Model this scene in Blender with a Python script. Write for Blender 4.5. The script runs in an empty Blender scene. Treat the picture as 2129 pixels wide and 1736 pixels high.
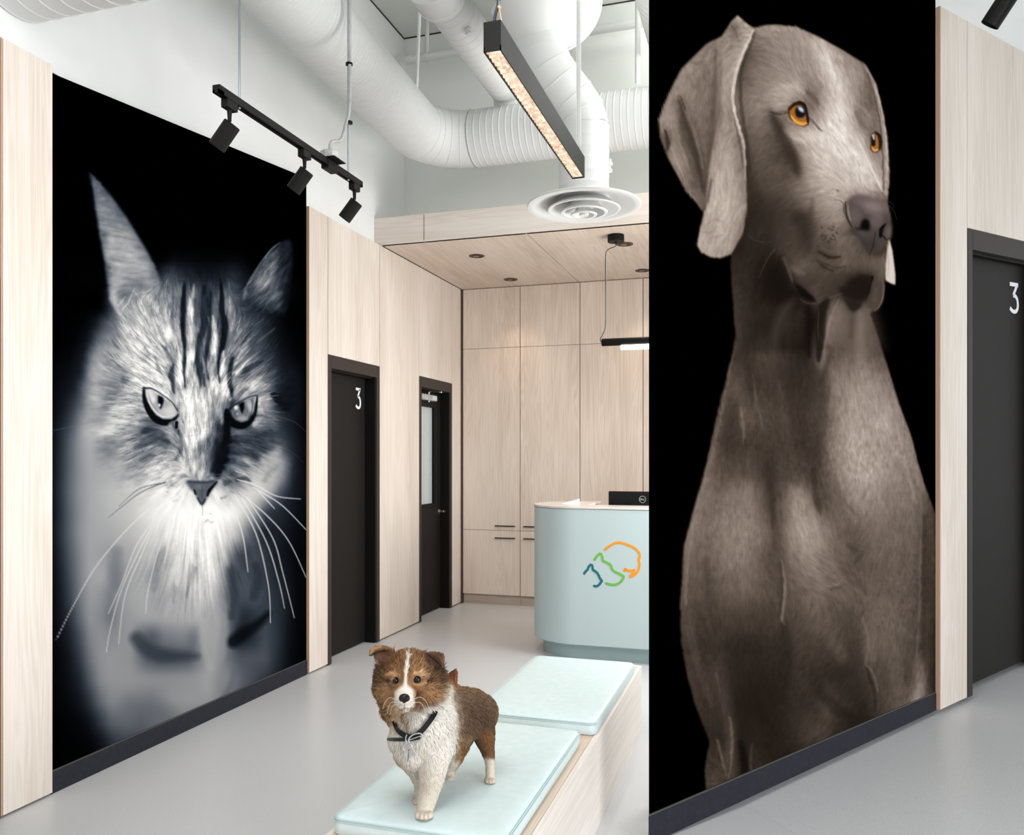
import bpy, math, random
import numpy as np
from mathutils import Vector, Matrix
pi = math.pi
scene = bpy.context.scene
COL = scene.collection
# ---------------------------------------------------------------- camera model (frame 2129 x 1736)
FPX, PX, HV, HC = 1706.0, 1064.5, 953.0, 1.46
TH = math.atan(533 / 1706)
RV = Vector((math.cos(TH), math.sin(TH), 0)); FV = Vector((-math.sin(TH), math.cos(TH), 0)); ZV = Vector((0, 0, 1))
CAM = Vector((0, 0, HC))
def ray(u, v): return RV * ((u - PX) / FPX) + FV + ZV * ((HV - v) / FPX)
def onX(u, v, X): r = ray(u, v); return CAM + r * (X / r.x)
def onY(u, v, Y): r = ray(u, v); return CAM + r * (Y / r.y)
def onZ(u, v, Z): r = ray(u, v); return CAM + r * ((Z - HC) / r.z)
def onD(u, v, D): return CAM + ray(u, v) * D
def proj(p):
    d = Vector(p) - CAM; D = d.dot(FV)
    return (PX + FPX * d.dot(RV) / D, HV - FPX * d.z / D, D)
cd = bpy.data.cameras.new('camera'); cam = bpy.data.objects.new('camera', cd); COL.objects.link(cam)
cam.location = CAM; cam.rotation_euler = (pi / 2, 0, TH)
cd.sensor_width = 36; cd.lens = 36 * FPX / 2129; cd.shift_y = (HV - 868) / 2129; cd.clip_start = 0.05
scene.camera = cam
vs = scene.view_settings; vs.view_transform = 'Standard'; vs.look = 'None'; vs.gamma = 1; vs.use_curve_mapping = False
vs.exposure = 0.0
# ---------------------------------------------------------------- mesh helpers
class MB:
    def __init__(s): s.v = []; s.f = []
    def add(s, vs_, fs):
        o = len(s.v); s.v += [tuple(p) for p in vs_]; s.f += [tuple(i + o for i in f) for f in fs]; return s
    def box(s, a, b):
        x0, y0, z0 = [min(p, q) for p, q in zip(a, b)]; x1, y1, z1 = [max(p, q) for p, q in zip(a, b)]
        return s.hexa([(x0,y0,z0),(x1,y0,z0),(x1,y1,z0),(x0,y1,z0)], [(x0,y0,z1),(x1,y0,z1),(x1,y1,z1),(x0,y1,z1)])
    def hexa(s, lo, hi):
        return s.loft([lo, hi])
    def loft(s, rings, caps=True, closed=False):
        n = len(rings[0]); o = len(s.v)
        for r in rings: s.v += [tuple(p) for p in r]
        m = len(rings)
        for k in range(m if closed else m - 1):
            a = o + k * n; b = o + ((k + 1) % m) * n
            for i in range(n):
                j = (i + 1) % n
                s.f.append((a + i, a + j, b + j, b + i))
        if caps and not closed:
            s.f.append(tuple(o + i for i in reversed(range(n)))); s.f.append(tuple(o + (m - 1) * n + i for i in range(n)))
        return s
    def tube(s, pts, r, n=16, caps=True, up=None):
        pts = [Vector(p) for p in pts]; m = len(pts)
        rs = r if isinstance(r, (list, tuple)) else [r] * m
        T = []
        for i in range(m):
            t = (pts[min(i + 1, m - 1)] - pts[max(i - 1, 0)]); T.append(t.normalized())
        N = Vector(up) if up else (Vector((0, 0, 1)) if abs(T[0].z) < .9 else Vector((0, 1, 0)))
        rings = []
        for i in range(m):
            N = (N - T[i] * N.dot(T[i])).normalized(); B = T[i].cross(N)
            rings.append([pts[i] + (N * math.cos(2 * pi * k / n) + B * math.sin(2 * pi * k / n)) * rs[i] for k in range(n)])
        return s.loft(rings, caps)
    def lathe(s, c, prof, n=32, axis=None):
        c = Vector(c); ax = Vector(axis).normalized() if axis else Vector((0, 0, 1))
        N = Vector((1, 0, 0)) if abs(ax.x) < .9 else Vector((0, 1, 0))
        N = (N - ax * N.dot(ax)).normalized(); B = ax.cross(N)
        rings = [[c + ax * h + (N * math.cos(2 * pi * k / n) + B * math.sin(2 * pi * k / n)) * max(r, 1e-4) for k in range(n)] for r, h in prof]
        return s.loft(rings)
    def ball(s, c, r, n=16, m=10, sc=(1, 1, 1)):
        c = Vector(c); rings = []
        for i in range(m + 1):
            t = -pi / 2 + pi * i / m; rr = max(math.cos(t), 1e-3)
            rings.append([c + Vector((sc[0] * r * rr * math.cos(2 * pi * k / n), sc[1] * r * rr * math.sin(2 * pi * k / n), sc[2] * r * math.sin(t))) for k in range(n)])
        return s.loft(rings)
    def ribbon(s, pts, w, nrm, t):
        """flat stroke of width w, thickness t along normal nrm through points that lie in one plane"""
        nrm = Vector(nrm).normalized(); pts = [Vector(p) for p in pts]; m = len(pts)
        ws = w if isinstance(w, (list, tuple)) else [w] * m
        rings = []
        for i in range(m):
            d0 = (pts[i] - pts[i - 1]).normalized() if i else (pts[1] - pts[0]).normalized()
            d1 = (pts[i + 1] - pts[i]).normalized() if i < m - 1 else d0
            b = (d0 + d1).normalized(); side = nrm.cross(b); k = 1 / max(.45, b.dot(d0))
            h = ws[i] / 2 * k
            rings.append([pts[i] + side * h, pts[i] - side * h, pts[i] - side * h + nrm * t, pts[i] + side * h + nrm * t])
        return s.loft(rings)
    def disc(s, c, r, nrm, t, n=20): return s.lathe(c, [(r, 0), (r, t)], n, nrm)
    def build(s, name, mat, parent=None, smooth=None, bevel=0, bseg=2):
        me = bpy.data.meshes.new(name); me.from_pydata(s.v, [], s.f); me.update()
        o = bpy.data.objects.new(name, me); COL.objects.link(o)
        if mat: me.materials.append(mat)
        fix_normals(me)
        if smooth is not None:
            me.shade_smooth(); me.set_sharp_from_angle(angle=math.radians(smooth))
        if bevel:
            b = o.modifiers.new('bevel', 'BEVEL'); b.width = bevel; b.segments = bseg; b.limit_method = 'ANGLE'; b.angle_limit = math.radians(40)
        if parent: attach(o, parent)
        return o
import bmesh
def fix_normals(me):
    bm = bmesh.new(); bm.from_mesh(me); bmesh.ops.recalc_face_normals(bm, faces=bm.faces); bm.to_mesh(me); bm.free()
def wmat(o):
    return (wmat(o.parent) @ o.matrix_parent_inverse if o.parent else Matrix.Identity(4)) @ o.matrix_basis
def attach(o, parent, local=False):
    o.parent = parent
    if not local: o.matrix_parent_inverse = wmat(parent).inverted()
def tag(o, label=None, cat=None, group=None, kind=None):
    if label: o['label'] = label
    if cat: o['category'] = cat
    if group: o['group'] = group
    if kind: o['kind'] = kind
    return o
def thing(name, label, cat, loc=(0, 0, 0), group=None):
    o = bpy.data.objects.new(name, None); COL.objects.link(o); o.location = loc; o.empty_display_size = .1
    return tag(o, label, cat, group)
def struct(o, label=None): return tag(o, label, kind='structure')
def crv(pts, per=8, closed=False):
    """Catmull-Rom through points"""
    P = [Vector(p) for p in pts]; out = []; n = len(P)
    for i in range(n - 1):
        a = P[max(i - 1, 0)]; b = P[i]; c = P[i + 1]; d = P[min(i + 2, n - 1)]
        for k in range(per):
            t = k / per
            out.append(.5 * ((2 * b) + (c - a) * t + (2 * a - 5 * b + 4 * c - d) * t * t + (3 * b - a - 3 * c + d) * t ** 3))
    out.append(P[-1]); return out
# ---------------------------------------------------------------- materials
def srgb(r, g=None, b=None):
    if g is None: g = b = r
    f = lambda c: (c / 255 / 12.92) if c / 255 <= .04045 else ((c / 255 + .055) / 1.055) ** 2.4
    return (f(r), f(g), f(b), 1)
def mat(name, col, rough=.5, metal=0, spec=.5, emit=None, estr=0):
    m = bpy.data.materials.new(name); m.use_nodes = True
    b = m.node_tree.nodes['Principled BSDF']
    b.inputs['Base Color'].default_value = col; b.inputs['Roughness'].default_value = rough; b.inputs['Metallic'].default_value = metal
    b.inputs['Specular IOR Level'].default_value = spec
    if emit: b.inputs['Emission Color'].default_value = emit; b.inputs['Emission Strength'].default_value = estr
    return m
def nd(m, t, **kw):
    n = m.node_tree.nodes.new(t)
    for k, v in kw.items():
        if k.startswith('in_'): n.inputs[k[3:].replace('_', ' ')].default_value = v
        else: setattr(n, k, v)
    return n
def lk(m, a, b): m.node_tree.links.new(a, b)
def noise_mat(name, c0, c1, scale, rough=.5, stretch=(1, 1, 1), detail=4, bump=0, spec=.5, lo=.35, hi=.65, rough2=None):
    m = mat(name, c0, rough, spec=spec); b = m.node_tree.nodes['Principled BSDF']
    tc = nd(m, 'ShaderNodeTexCoord'); mp = nd(m, 'ShaderNodeMapping'); mp.inputs['Scale'].default_value = stretch
    nz = nd(m, 'ShaderNodeTexNoise'); nz.inputs['Scale'].default_value = scale; nz.inputs['Detail'].default_value = detail
    cr = nd(m, 'ShaderNodeValToRGB'); cr.color_ramp.elements[0].color = c0; cr.color_ramp.elements[1].color = c1
    cr.color_ramp.elements[0].position = lo; cr.color_ramp.elements[1].position = hi
    lk(m, tc.outputs['Object'], mp.inputs[0]); lk(m, mp.outputs[0], nz.inputs['Vector']); lk(m, nz.outputs[0], cr.inputs[0]); lk(m, cr.outputs[0], b.inputs['Base Color'])
    if bump:
        bp = nd(m, 'ShaderNodeBump'); bp.inputs['Strength'].default_value = bump; bp.inputs['Distance'].default_value = .002
        lk(m, nz.outputs[0], bp.inputs['Height']); lk(m, bp.outputs[0], b.inputs['Normal'])
    return m
def wood_mat(name, base, dark, along='z', seed=0, fine=90):
    """pale larch veneer: long wavy grain along one axis"""
    m = mat(name, base, .5, spec=.3); b = m.node_tree.nodes['Principled BSDF']
    tc = nd(m, 'ShaderNodeTexCoord'); mp = nd(m, 'ShaderNodeMapping')
    k = {'x': 0, 'y': 1, 'z': 2}[along]
    s1 = [7.0] * 3; s1[k] = .35
    mp.inputs['Scale'].default_value = s1; mp.inputs['Location'].default_value = (seed * 3.1, seed * 1.7, seed * 2.3)
    lk(m, tc.outputs['Object'], mp.inputs[0])
    n1 = nd(m, 'ShaderNodeTexNoise'); n1.inputs['Scale'].default_value = 1.0; n1.inputs['Detail'].default_value = 3; n1.inputs['Distortion'].default_value = .6
    lk(m, mp.outputs[0], n1.inputs['Vector'])
    mul = nd(m, 'ShaderNodeMath', operation='MULTIPLY'); mul.inputs[1].default_value = fine; lk(m, n1.outputs[0], mul.inputs[0])
    sn = nd(m, 'ShaderNodeMath', operation='SINE'); lk(m, mul.outputs[0], sn.inputs[0])
    mp2 = nd(m, 'ShaderNodeMapping'); s2 = [160.0] * 3; s2[k] = 2.5; mp2.inputs['Scale'].default_value = s2
    lk(m, tc.outputs['Object'], mp2.inputs[0])
    n2 = nd(m, 'ShaderNodeTexNoise'); n2.inputs['Scale'].default_value = 1.0; n2.inputs['Detail'].default_value = 2; lk(m, mp2.outputs[0], n2.inputs['Vector'])
    mp3 = nd(m, 'ShaderNodeMapping'); s3 = [3.0] * 3; s3[k] = .5; mp3.inputs['Scale'].default_value = s3
    lk(m, tc.outputs['Object'], mp3.inputs[0])
    n3 = nd(m, 'ShaderNodeTexNoise'); n3.inputs['Scale'].default_value = 1.0; lk(m, mp3.outputs[0], n3.inputs['Vector'])
    a1 = nd(m, 'ShaderNodeMath', operation='MULTIPLY_ADD'); a1.inputs[1].default_value = .10; lk(m, sn.outputs[0], a1.inputs[0])
    a0 = nd(m, 'ShaderNodeMath', operation='MULTIPLY_ADD'); a0.inputs[1].default_value = .55; lk(m, n2.outputs[0], a0.inputs[0]); lk(m, n3.outputs[0], a0.inputs[2])
    lk(m, a0.outputs[0], a1.inputs[2])
    cr = nd(m, 'ShaderNodeValToRGB'); cr.color_ramp.elements[0].position = .45; cr.color_ramp.elements[1].position = 1.05
    cr.color_ramp.elements[0].color = dark; cr.color_ramp.elements[1].color = base
    lk(m, a1.outputs[0], cr.inputs[0]); lk(m, cr.outputs[0], b.inputs['Base Color'])
    return m
M = {}
W0, W1 = srgb(232, 223, 215), srgb(210, 197, 184)
WC0, WC1 = srgb(228, 215, 203), srgb(203, 186, 171)
M['wood'] = wood_mat('larch_veneer_upright', W0, W1, 'z')
M['wood2'] = wood_mat('larch_veneer_upright_cabinet', WC0, WC1, 'z', 3, 120)
M['woodx'] = wood_mat('larch_veneer_lengthwise', W0, W1, 'x', 5, 60)
M['woody'] = wood_mat('larch_veneer_bench', srgb(235, 226, 216), srgb(214, 202, 190), 'y', 7)
M['kick'] = wood_mat('larch_veneer_plinth', srgb(196, 180, 166), srgb(164, 148, 134), 'x', 2)
M['edge'] = mat('cut_wood_edge', srgb(196, 160, 138), .6)
M['groove'] = mat('shadow_gap', srgb(84, 66, 54), .8)
M['white'] = noise_mat('white_wall_paint', srgb(236, 237, 237), srgb(232, 233, 233), 3, .7)
M['grey'] = noise_mat('pale_grey_wall_paint', srgb(238, 240, 237), srgb(234, 237, 233), 2, .8)
M['ceil'] = noise_mat('grey_ceiling_paint', srgb(220, 222, 217), srgb(214, 216, 211), 2, .85)
M['duct'] = mat('white_painted_metal', srgb(216, 217, 216), .45, spec=.25)
M['floor'] = noise_mat('speckled_grey_resin_floor', srgb(188, 189, 192), srgb(209, 210, 212), 240, .32, detail=3, lo=.3, hi=.7, spec=.35)
M['base'] = noise_mat('dark_rubber_skirting', srgb(36, 36, 46), srgb(42, 42, 52), 40, .5, spec=.15)
M['frame'] = mat('brown_black_frame_paint', srgb(58, 51, 48), .5, spec=.2)
M['leaf'] = noise_mat('brown_black_door_paint', srgb(30, 28, 27), srgb(34, 31, 29), 60, .55, spec=.15)
M['black'] = mat('matt_black_metal', srgb(20, 19, 19), .5, spec=.16)
M['blackp'] = mat('black_plastic', srgb(13, 13, 14), .4, spec=.2)
M['steel'] = mat('brushed_steel', srgb(200, 202, 204), .28, .95)
M['zinc'] = mat('zinc_plated_rod', srgb(170, 180, 186), .35, .7)
M['galv'] = noise_mat('galvanised_steel', srgb(170, 172, 172), srgb(196, 198, 198), 30, .4)
M['letter'] = mat('white_vinyl_letter', srgb(240, 241, 244), .5)
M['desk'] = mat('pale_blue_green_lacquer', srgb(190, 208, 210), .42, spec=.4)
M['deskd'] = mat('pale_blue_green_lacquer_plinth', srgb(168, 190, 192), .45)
M['top'] = mat('pale_stone_counter', srgb(222, 216, 210), .25)
M['vinyl'] = noise_mat('pale_aqua_vinyl', srgb(212, 228, 230), srgb(206, 224, 226), 30, .42, bump=.08)
M['seam'] = mat('pale_aqua_piping', srgb(180, 202, 202), .5)
M['paper'] = mat('white_card', srgb(245, 246, 248), .6)
# ================================================================ ROOM
XL = -2.96; XW = -3.02; YC = 7.76; ZS = 3.165; YS = 5.956; YB = 6.52; ZC = 5.107
def bx(a, b): return MB().box(a, b)
o = struct(bx((-4.2, -4.0, -.12), (6.0, 9.0, 0)).build('floor', M['floor']))
o = struct(bx((-4.2, -3.5, ZC), (5.0, 9.0, ZC + .15)).build('ceiling', M['ceil']))
# ---- side wall with the two animals' doors: white plaster above and behind larch panelling
wl = MB(); wl.box((XW - .12, -3.5, ZS - .02), (XW, YB, ZC)); wl.box((XW - .30, -3.5, 0), (XW - .18, 9.0, ZC))
wl.box((XW - .12, 2.79, 0), (XW, 4.90, ZS))
wall = struct(wl.build('wall_left', M['white']))
G = .0065
def panel(y0, y1, z0, z1): return bx((XW - .02, y0 + G / 2, z0), (XL, y1 - G / 2, z1)).build('panel', M['wood'], wall, bevel=.0012, bseg=1)
D1 = (1.62, 2.548); D2 = (5.129, 5.935); D3 = (6.712, 7.505); ZD = 2.19; ZT = 3.163
panel(.6, D1[0], .012, ZT); panel(D1[0], D1[1] + .0, ZD + .004, ZT)
panel(2.556, 2.803, .012, ZT)
panel(4.882, D2[0], .012, ZT); panel(D2[0], D2[1], ZD + .004, ZT); panel(D2[1], D3[0], .012, ZT)
panel(D3[0], D3[1], ZD + .004, ZT); panel(D3[1], 7.745, .012, ZT)
gb = MB()
gb.box((XW - .10, .6, 0), (XW - .03, D1[0] - .004, ZT - .01)); gb.box((XW - .1, 2.55, 0), (XW - .021, 2.80, ZT - .01))
gb.box((XW - .1, 4.885, 0), (XW - .021, D2[0] - .004, ZT - .01)); gb.box((XW - .1, D2[1] + .004, 0), (XW - .021, D3[0] - .004, ZT - .01)); gb.box((XW - .1, D3[1] + .004, 0), (XW - .021, 7.75, ZT - .01))
for d in (D1, D2, D3): gb.box((XW - .1, d[0] - .004, ZD + .01), (XW - .021, d[1] + .004, ZT - .01))
gb.build('panel_backing', M['groove'], wall)
# cut edge of the panel where the mural recess begins
bx((XW - .019, 4.8785, .012), (XL - .0005, 4.8820, ZT)).build('panel_edge', M['edge'], wall)
bx((XW - .019, 2.5495, .012), (XL - .0005, 2.5545, ZT)).build('panel_edge', M['edge'], wall)
# dark skirting below the mural
sk = struct(bx((XW, 2.806, 0), (-2.972, 4.878, .094)).build('baseboard_left', M['base'], bevel=.002))
bx((XW, 2.806, .0945), (-2.975, 4.878, .1)).build('capping', mat('dull_bronze_strip', srgb(70, 70, 62), .5), sk)
# ---- doors
def numeral3(y, z, w, h, X, tf=None, up=Vector((0, 0, 1)), side=Vector((0, 1, 0)), nrm=(1, 0, 0), org=None):
    """the digit: flat top bar, slanted stroke, round bowl, drawn in a w x h cell"""
    org = org or Vector((X, y, z)); q = lambda a, b: org + side * (a * w) + up * (b * h)
    b = MB(); t = h * .125
    bowl = [(.42, .585), (.62, .57), (.80, .48), (.875, .33), (.84, .17), (.68, .075), (.47, .06), (.26, .095), (.1, .17)]
    b.ribbon([q(.08, .94), q(.90, .94)], t, nrm, .002)
    b.ribbon([q(.80, .94), q(.42, .585)], t * .98, nrm, .002)
    b.ribbon(crv([q(*c) for c in bowl], 6), t, nrm, .002)
    return b
def door(name, y0, y1, label, glass=False, digit=None, leafx=-3.06):
    d = thing(name, label, 'door', (XL, (y0 + y1) / 2, 0)); d['kind'] = 'structure'
    s = .05; hd = .09
    f = MB(); x0, x1 = leafx - .04, XL + .001
    f.box((x0, y0 + .002, 0), (x1, y0 + s, ZD)); f.box((x0, y1 - s, 0), (x1, y1 - .002, ZD)); f.box((x0, y0 + s, ZD - hd), (x1, y1 - s, ZD))
    fr = f.build('frame', M['frame'], d, bevel=.003)
    st = MB(); st.box((leafx, y1 - s - .014, 0), (XL - .012, y1 - s, ZD - hd)); st.box((leafx, y0 + s, 0), (XL - .03, y0 + s + .012, ZD - hd)); st.box((leafx, y0 + s, ZD - hd - .012), (XL - .03, y1 - s, ZD - hd))
    st.build('stop', M['black'], fr)
    a, b = y0 + s + .003, y1 - s - .003
    lf = MB()
    if glass:
        g0, g1, z0, z1 = a + .18, 7.265, 1.032, 1.943
        lf.box((leafx - .04, a, .008), (leafx, b, z0)); lf.box((leafx - .04, a, z1), (leafx, b, ZD - hd - .004)); lf.box((leafx - .04, a, z0), (leafx, g0, z1)); lf.box((leafx - .04, g1, z0), (leafx, b, z1))
    else: lf.box((leafx - .04, a, .008), (leafx, b, ZD - hd - .004))
    l = lf.build('leaf', M['leaf'], d)
    if glass:
        t = .03; b2 = MB()
        b2.box((leafx - .01, g0 - t, z0 - t), (leafx + .012, g0, z1 + t)); b2.box((leafx - .01, g1, z0 - t), (leafx + .012, g1 + t, z1 + t)); b2.box((leafx - .01, g0, z0 - t), (leafx + .012, g1, z0)); b2.box((leafx - .01, g0, z1), (leafx + .012, g1, z1 + t))
        b2.build('glazing_bead', M['black'], l, bevel=.004)
        gm = noise_mat('frosted_glass', srgb(196, 208, 210), srgb(184, 198, 204), 1.2, .16, stretch=(1, 9, .4), detail=1)
        bx((leafx - .025, g0 - .005, z0 - .005), (leafx - .012, g1 + .005, z1 + .005)).build('glass', gm, l)
        h = MB(); hy, hz = 7.405, .945
        h.lathe((leafx, hy, hz), [(.026, 0), (.026, .008), (.012, .010), (.011, .045), (.011, .05)], 20, (1, 0, 0))
        h.tube([(leafx + .045, hy, hz), (leafx + .05, hy + .03, hz - .001), (leafx + .05, hy + .105, hz - .004)], [.011, .010, .008], 12)
        h.build('handle', M['steel'], l, smooth=40)
        c = MB(); c.box((leafx, 6.90, 2.0), (leafx + .05, 7.235, 2.055)); cl = c.build('closer', M['galv'], d, bevel=.006)
        bx((leafx + .05, 7.125, 2.006), (leafx + .054, 7.235, 2.05)).build('cover_plate', mat('pale_grey_plate', srgb(214, 216, 216), .5), cl)
        k = MB(); pz = [(leafx + .03, 7.09, 2.045), (leafx + .03, 7.09, 2.08)]
        k.tube(pz, .009, 10); k.tube([(leafx + .03, 7.09, 1.985), (leafx + .03, 7.09, 2.01)], .009, 10)
        k.tube([(leafx + .03, 7.09, 2.077), (leafx + .04, 7.13, 2.092), (leafx + .075, 7.285, 2.092)], .006, 8)
        k.tube([(leafx + .075, 7.285, 2.085), (leafx + .075, 7.285, 2.12)], .009, 10); k.tube([(leafx + .075, 7.285, 2.118), (XL - .03, 6.98, 2.135)], .006, 8)
        k.build('closer_arm', M['steel'], cl, smooth=40)
    else:
        MB().lathe((leafx + .0, a + .012, .98), [(.004, 0), (.004, .006)], 10, (1, 0, 0)).build('latch', M['steel'], l)
    if digit: numeral3(*digit, leafx).build('number', M['letter'], l)
    return d
door('door_1', D1[0], D1[1], 'dark brown framed door cut by the edge of the picture beside the pale panel')
door('door_2', D2[0], D2[1], 'dark brown door with a white number 3 beside the cat mural', digit=(5.715, 1.845, .093, .165))
door('door_3', D3[0], D3[1], 'dark brown half-glazed door with a steel closer and lever handle', glass=True)
# ---- back wall, soffit
wb = MB(); wb.box((XW, YB, ZS + .21), (5.0, YB + .1, ZC)); wb.box((-4.0, 8.40, 0), (5.0, 8.5, ZC)); wall_b = struct(wb.build('wall_back', M['grey']))
sf = MB(); sf.box((XW, YS + .02, ZS + .012), (1.3, 8.38, ZS + .2)); soff = struct(sf.build('trim_1', M['groove']), 'larch-clad dropped soffit over the reception')
g = .007; xs_f = [XW, -2.588, .0, 1.3]
for a, b in zip(xs_f, xs_f[1:]): bx((a + (g / 2 if a > XW else 0), YS, ZS), (b - g / 2, YS + .03, ZS + .218)).build('fascia_board', M['woodx'], soff)
bx((XW, YS + .03, ZS + .2), (1.3, YB + .02, ZS + .218)).build('top_board', M['woodx'], soff)
xs_u = [-2.955, -1.753, -.55, .65, 1.3]
WU = wood_mat('larch_veneer_ceiling', srgb(224, 209, 196), srgb(198, 180, 164), 'y', 9, 70)
for a, b in zip(xs_u, xs_u[1:]): bx((a + g / 2, YS + .001, ZS), (b - g / 2, 8.38, ZS + .014)).build('ceiling_board', WU, soff)
gp = MB(); gp.box((XW - .005, 3.0, ZC - .010), (XW + .006, YB, ZC - .001)); gp.box((XW, YB - .006, ZC - .010), (4.5, YB + .005, ZC - .001))
struct(gp.build('trim_2', mat('dark_ceiling_reveal', srgb(46, 40, 36), .8)), 'dark reveal where the ceiling meets the walls')
# ---- recessed downlights
dm = mat('dark_bronze_trim', srgb(58, 48, 42), .45); dk = mat('dark_lamp_cup', srgb(46, 34, 28), .6)
def downlight(x, y, label):
    r = thing('downlight', label, 'downlight', (x, y, ZS), 'downlights in the larch soffit')
    MB().lathe((x, y, ZS + .002), [(.066, 0), (.066, -.006), (.052, -.006), (.048, .012)], 32).build('trim_ring', dm, r, smooth=30)
    MB().lathe((x, y, ZS - .0035), [(.047, 0), (.047, .001)], 24).build('lamp', dk, r)
    MB().lathe((x - .008, y + .006, ZS - .0045), [(.026, 0), (.026, .001)], 20).build('lens', mat('lamp_lens', srgb(112, 84, 66), .3), r)
downlight(-2.343, 6.505, 'dark recessed downlight in the soffit nearest the fascia and the number 3 door')
downlight(-2.343, 7.456, 'dark recessed downlight above the tall cabinet nearest the half-glazed door')
downlight(-1.09, 6.498, 'dark recessed downlight just behind the black pendant canopy')
downlight(-1.09, 7.456, 'dark recessed downlight above the cabinets behind the pendant cord')
# ---- tall built-in cabinets
xc = [-2.945, -2.341, -1.737, -1.129, -.525, .08]
ords = ['first tall larch cabinet, in the corner beside the half-glazed door', 'second tall larch cabinet from the corner, partly behind the desk end', 'third tall larch cabinet from the corner, behind the desk and pendant cord', 'fourth tall larch cabinet from the corner, a sliver beside the dog mural', None]
for i, (a, b) in enumerate(zip(xc, xc[1:])):
    if ords[i] is None: continue
    c = thing('tall_cabinet', ords[i], 'cabinet', ((a + b) / 2, YC, 0), 'tall larch cabinets along the back')
    e = .0032
    bx((a + .001, YC + .022, .098), (b - .001, YC + .6, ZS - .004)).build('carcass', M['groove'], c)
    bx((a + .001, YC + .028, 0), (b - .001, YC + .05, .098)).build('plinth', M['kick'], c)
    bx((a + e, YC, 2.5625), (b - e, YC + .02, ZS - .006)).build('door', M['wood2'], c, bevel=.001, bseg=1)
    d1 = bx((a + e, YC, .7455), (b - e, YC + .02, 2.559)).build('door', M['wood2'], c, bevel=.001, bseg=1)
    d2 = bx((a + e, YC, .1), (b - e, YC + .02, .742)).build('door', M['wood2'], c, bevel=.001, bseg=1)
    hx = b - .255 if i % 2 == 0 else a + .042
    for z, dd in ((.789, d1), (.669, d2)):
        h = MB().box((hx, YC - .028, z - .005), (hx + .21, YC - .02, z + .005)); h.box((hx + .01, YC - .021, z - .004), (hx + .018, YC, z + .004)); h.box((hx + .192, YC - .021, z - .004), (hx + .2, YC, z + .004))
        h.build('handle', M['black'], dd)
bx((-2.958, YC - .012, .0), (-2.947, YC + .05, ZS - .002)).build('filler_strip', M['groove'], wall)
# ================================================================ PARTITION WITH THE DOG MURAL (its lines climb with the ramp in front of it)
UVP = 3391.0; TANS = 150 / math.hypot(UVP - PX, FPX)
ang = math.atan2(FPX, UVP - PX)
WD = RV * math.cos(ang) + FV * math.sin(ang)          # along the wall, away from the camera
WN = RV * math.sin(ang) - FV * math.cos(ang)          # out of the wall, towards the viewer's side
D0 = HC * FPX / (1764 - HV)
WP0 = onD(1346, HV, D0); WP0.z = 0
def W(s, n, h): return WP0 + WD * s + WN * n + ZV * (h + TANS * s)
def ws(u, n=0.0):
    """distance along the wall of picture column u, on the plane n in front of the wall face"""
    r = ray(u, HV); o = WP0 + WN * n
    # o + WD s = t r (horizontal)
    det = WD.x * -r.y + r.x * WD.y
    return (-o.x * -r.y - r.x * o.y) / det if abs(det) > 1e-9 else 0
def wh(u, v, n=0.0):
    s = ws(u, n); p = WP0 + WD * s + WN * n; D = (p - CAM).dot(FV)
    return HC + (HV - v) / FPX * D - TANS * s
def wbox(mb, s0, s1, n0, n1, h0, h1):
    return mb.hexa([W(s0, n0, h0), W(s1, n0, h0), W(s1, n1, h0), W(s0, n1, h0)], [W(s0, n0, h1), W(s1, n0, h1), W(s1, n1, h1), W(s0, n1, h1)])
RT = 3.757; NM = -.024
kY = -.2 / WN.y
def wfoot(n, s1, h0, h1, mbd):
    """wall body from the mitred end to s1, from plane n back to n - .2"""
    def q(h, hh): pass
    a = W(0, n, 0); k0 = (-n) / WN.y * -1
    pts = []
    for h in (h0, h1):
        A = W(0, 0, h) + Vector((0, 1, 0)) * (n / WN.y); B = W(s1, n, h); Cc = W(s1, n - .2, h); Dd = W(0, 0, h) + Vector((0, 1, 0)) * ((n - .2) / WN.y)
        pts.append([A, B, Cc, Dd])
    return mbd.loft(pts)
SR = 5.2
rb = MB(); wfoot(-.071, SR, 3.70, 4.32, rb); wfoot(-.071, ws(2011), 0, 3.70, rb)
wbox(rb, ws(2011), SR, -.30, -.271, 0, 3.75)
wall_r = struct(rb.build('wall_right', M['white']))
def wb_(s0, s1, n0, n1, h0, h1, name, m, par, bevel=0): return wbox(MB(), s0, s1, n0, n1, h0, h1).build(name, m, par, bevel=bevel, bseg=1)
S1, S2 = ws(1944.2, NM), ws(2011.3); S3 = S2 + .968
SH = RT
wb_(S1 + .012, S2 - G / 2, -.07, 0, .005, RT, 'panel', M['wood'], wall_r, .0012)
wb_(S1 + .004, S1 + .012, -.07, -.0005, .005, RT, 'panel_edge', M['edge'], wall_r)
RZD = 2.606
wb_(S2 + G / 2, S3, -.07, 0, RZD + .004, RT, 'panel', M['wood'], wall_r, .0012)
wb_(S3 + G, SR, -.07, 0, .005, RT, 'panel', M['wood'], wall_r, .0012)
wb_(S1 + .02, S3 + .3, -.12, -.0715, RZD, RT - .02, 'panel_backing', M['groove'], wall_r)
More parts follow.
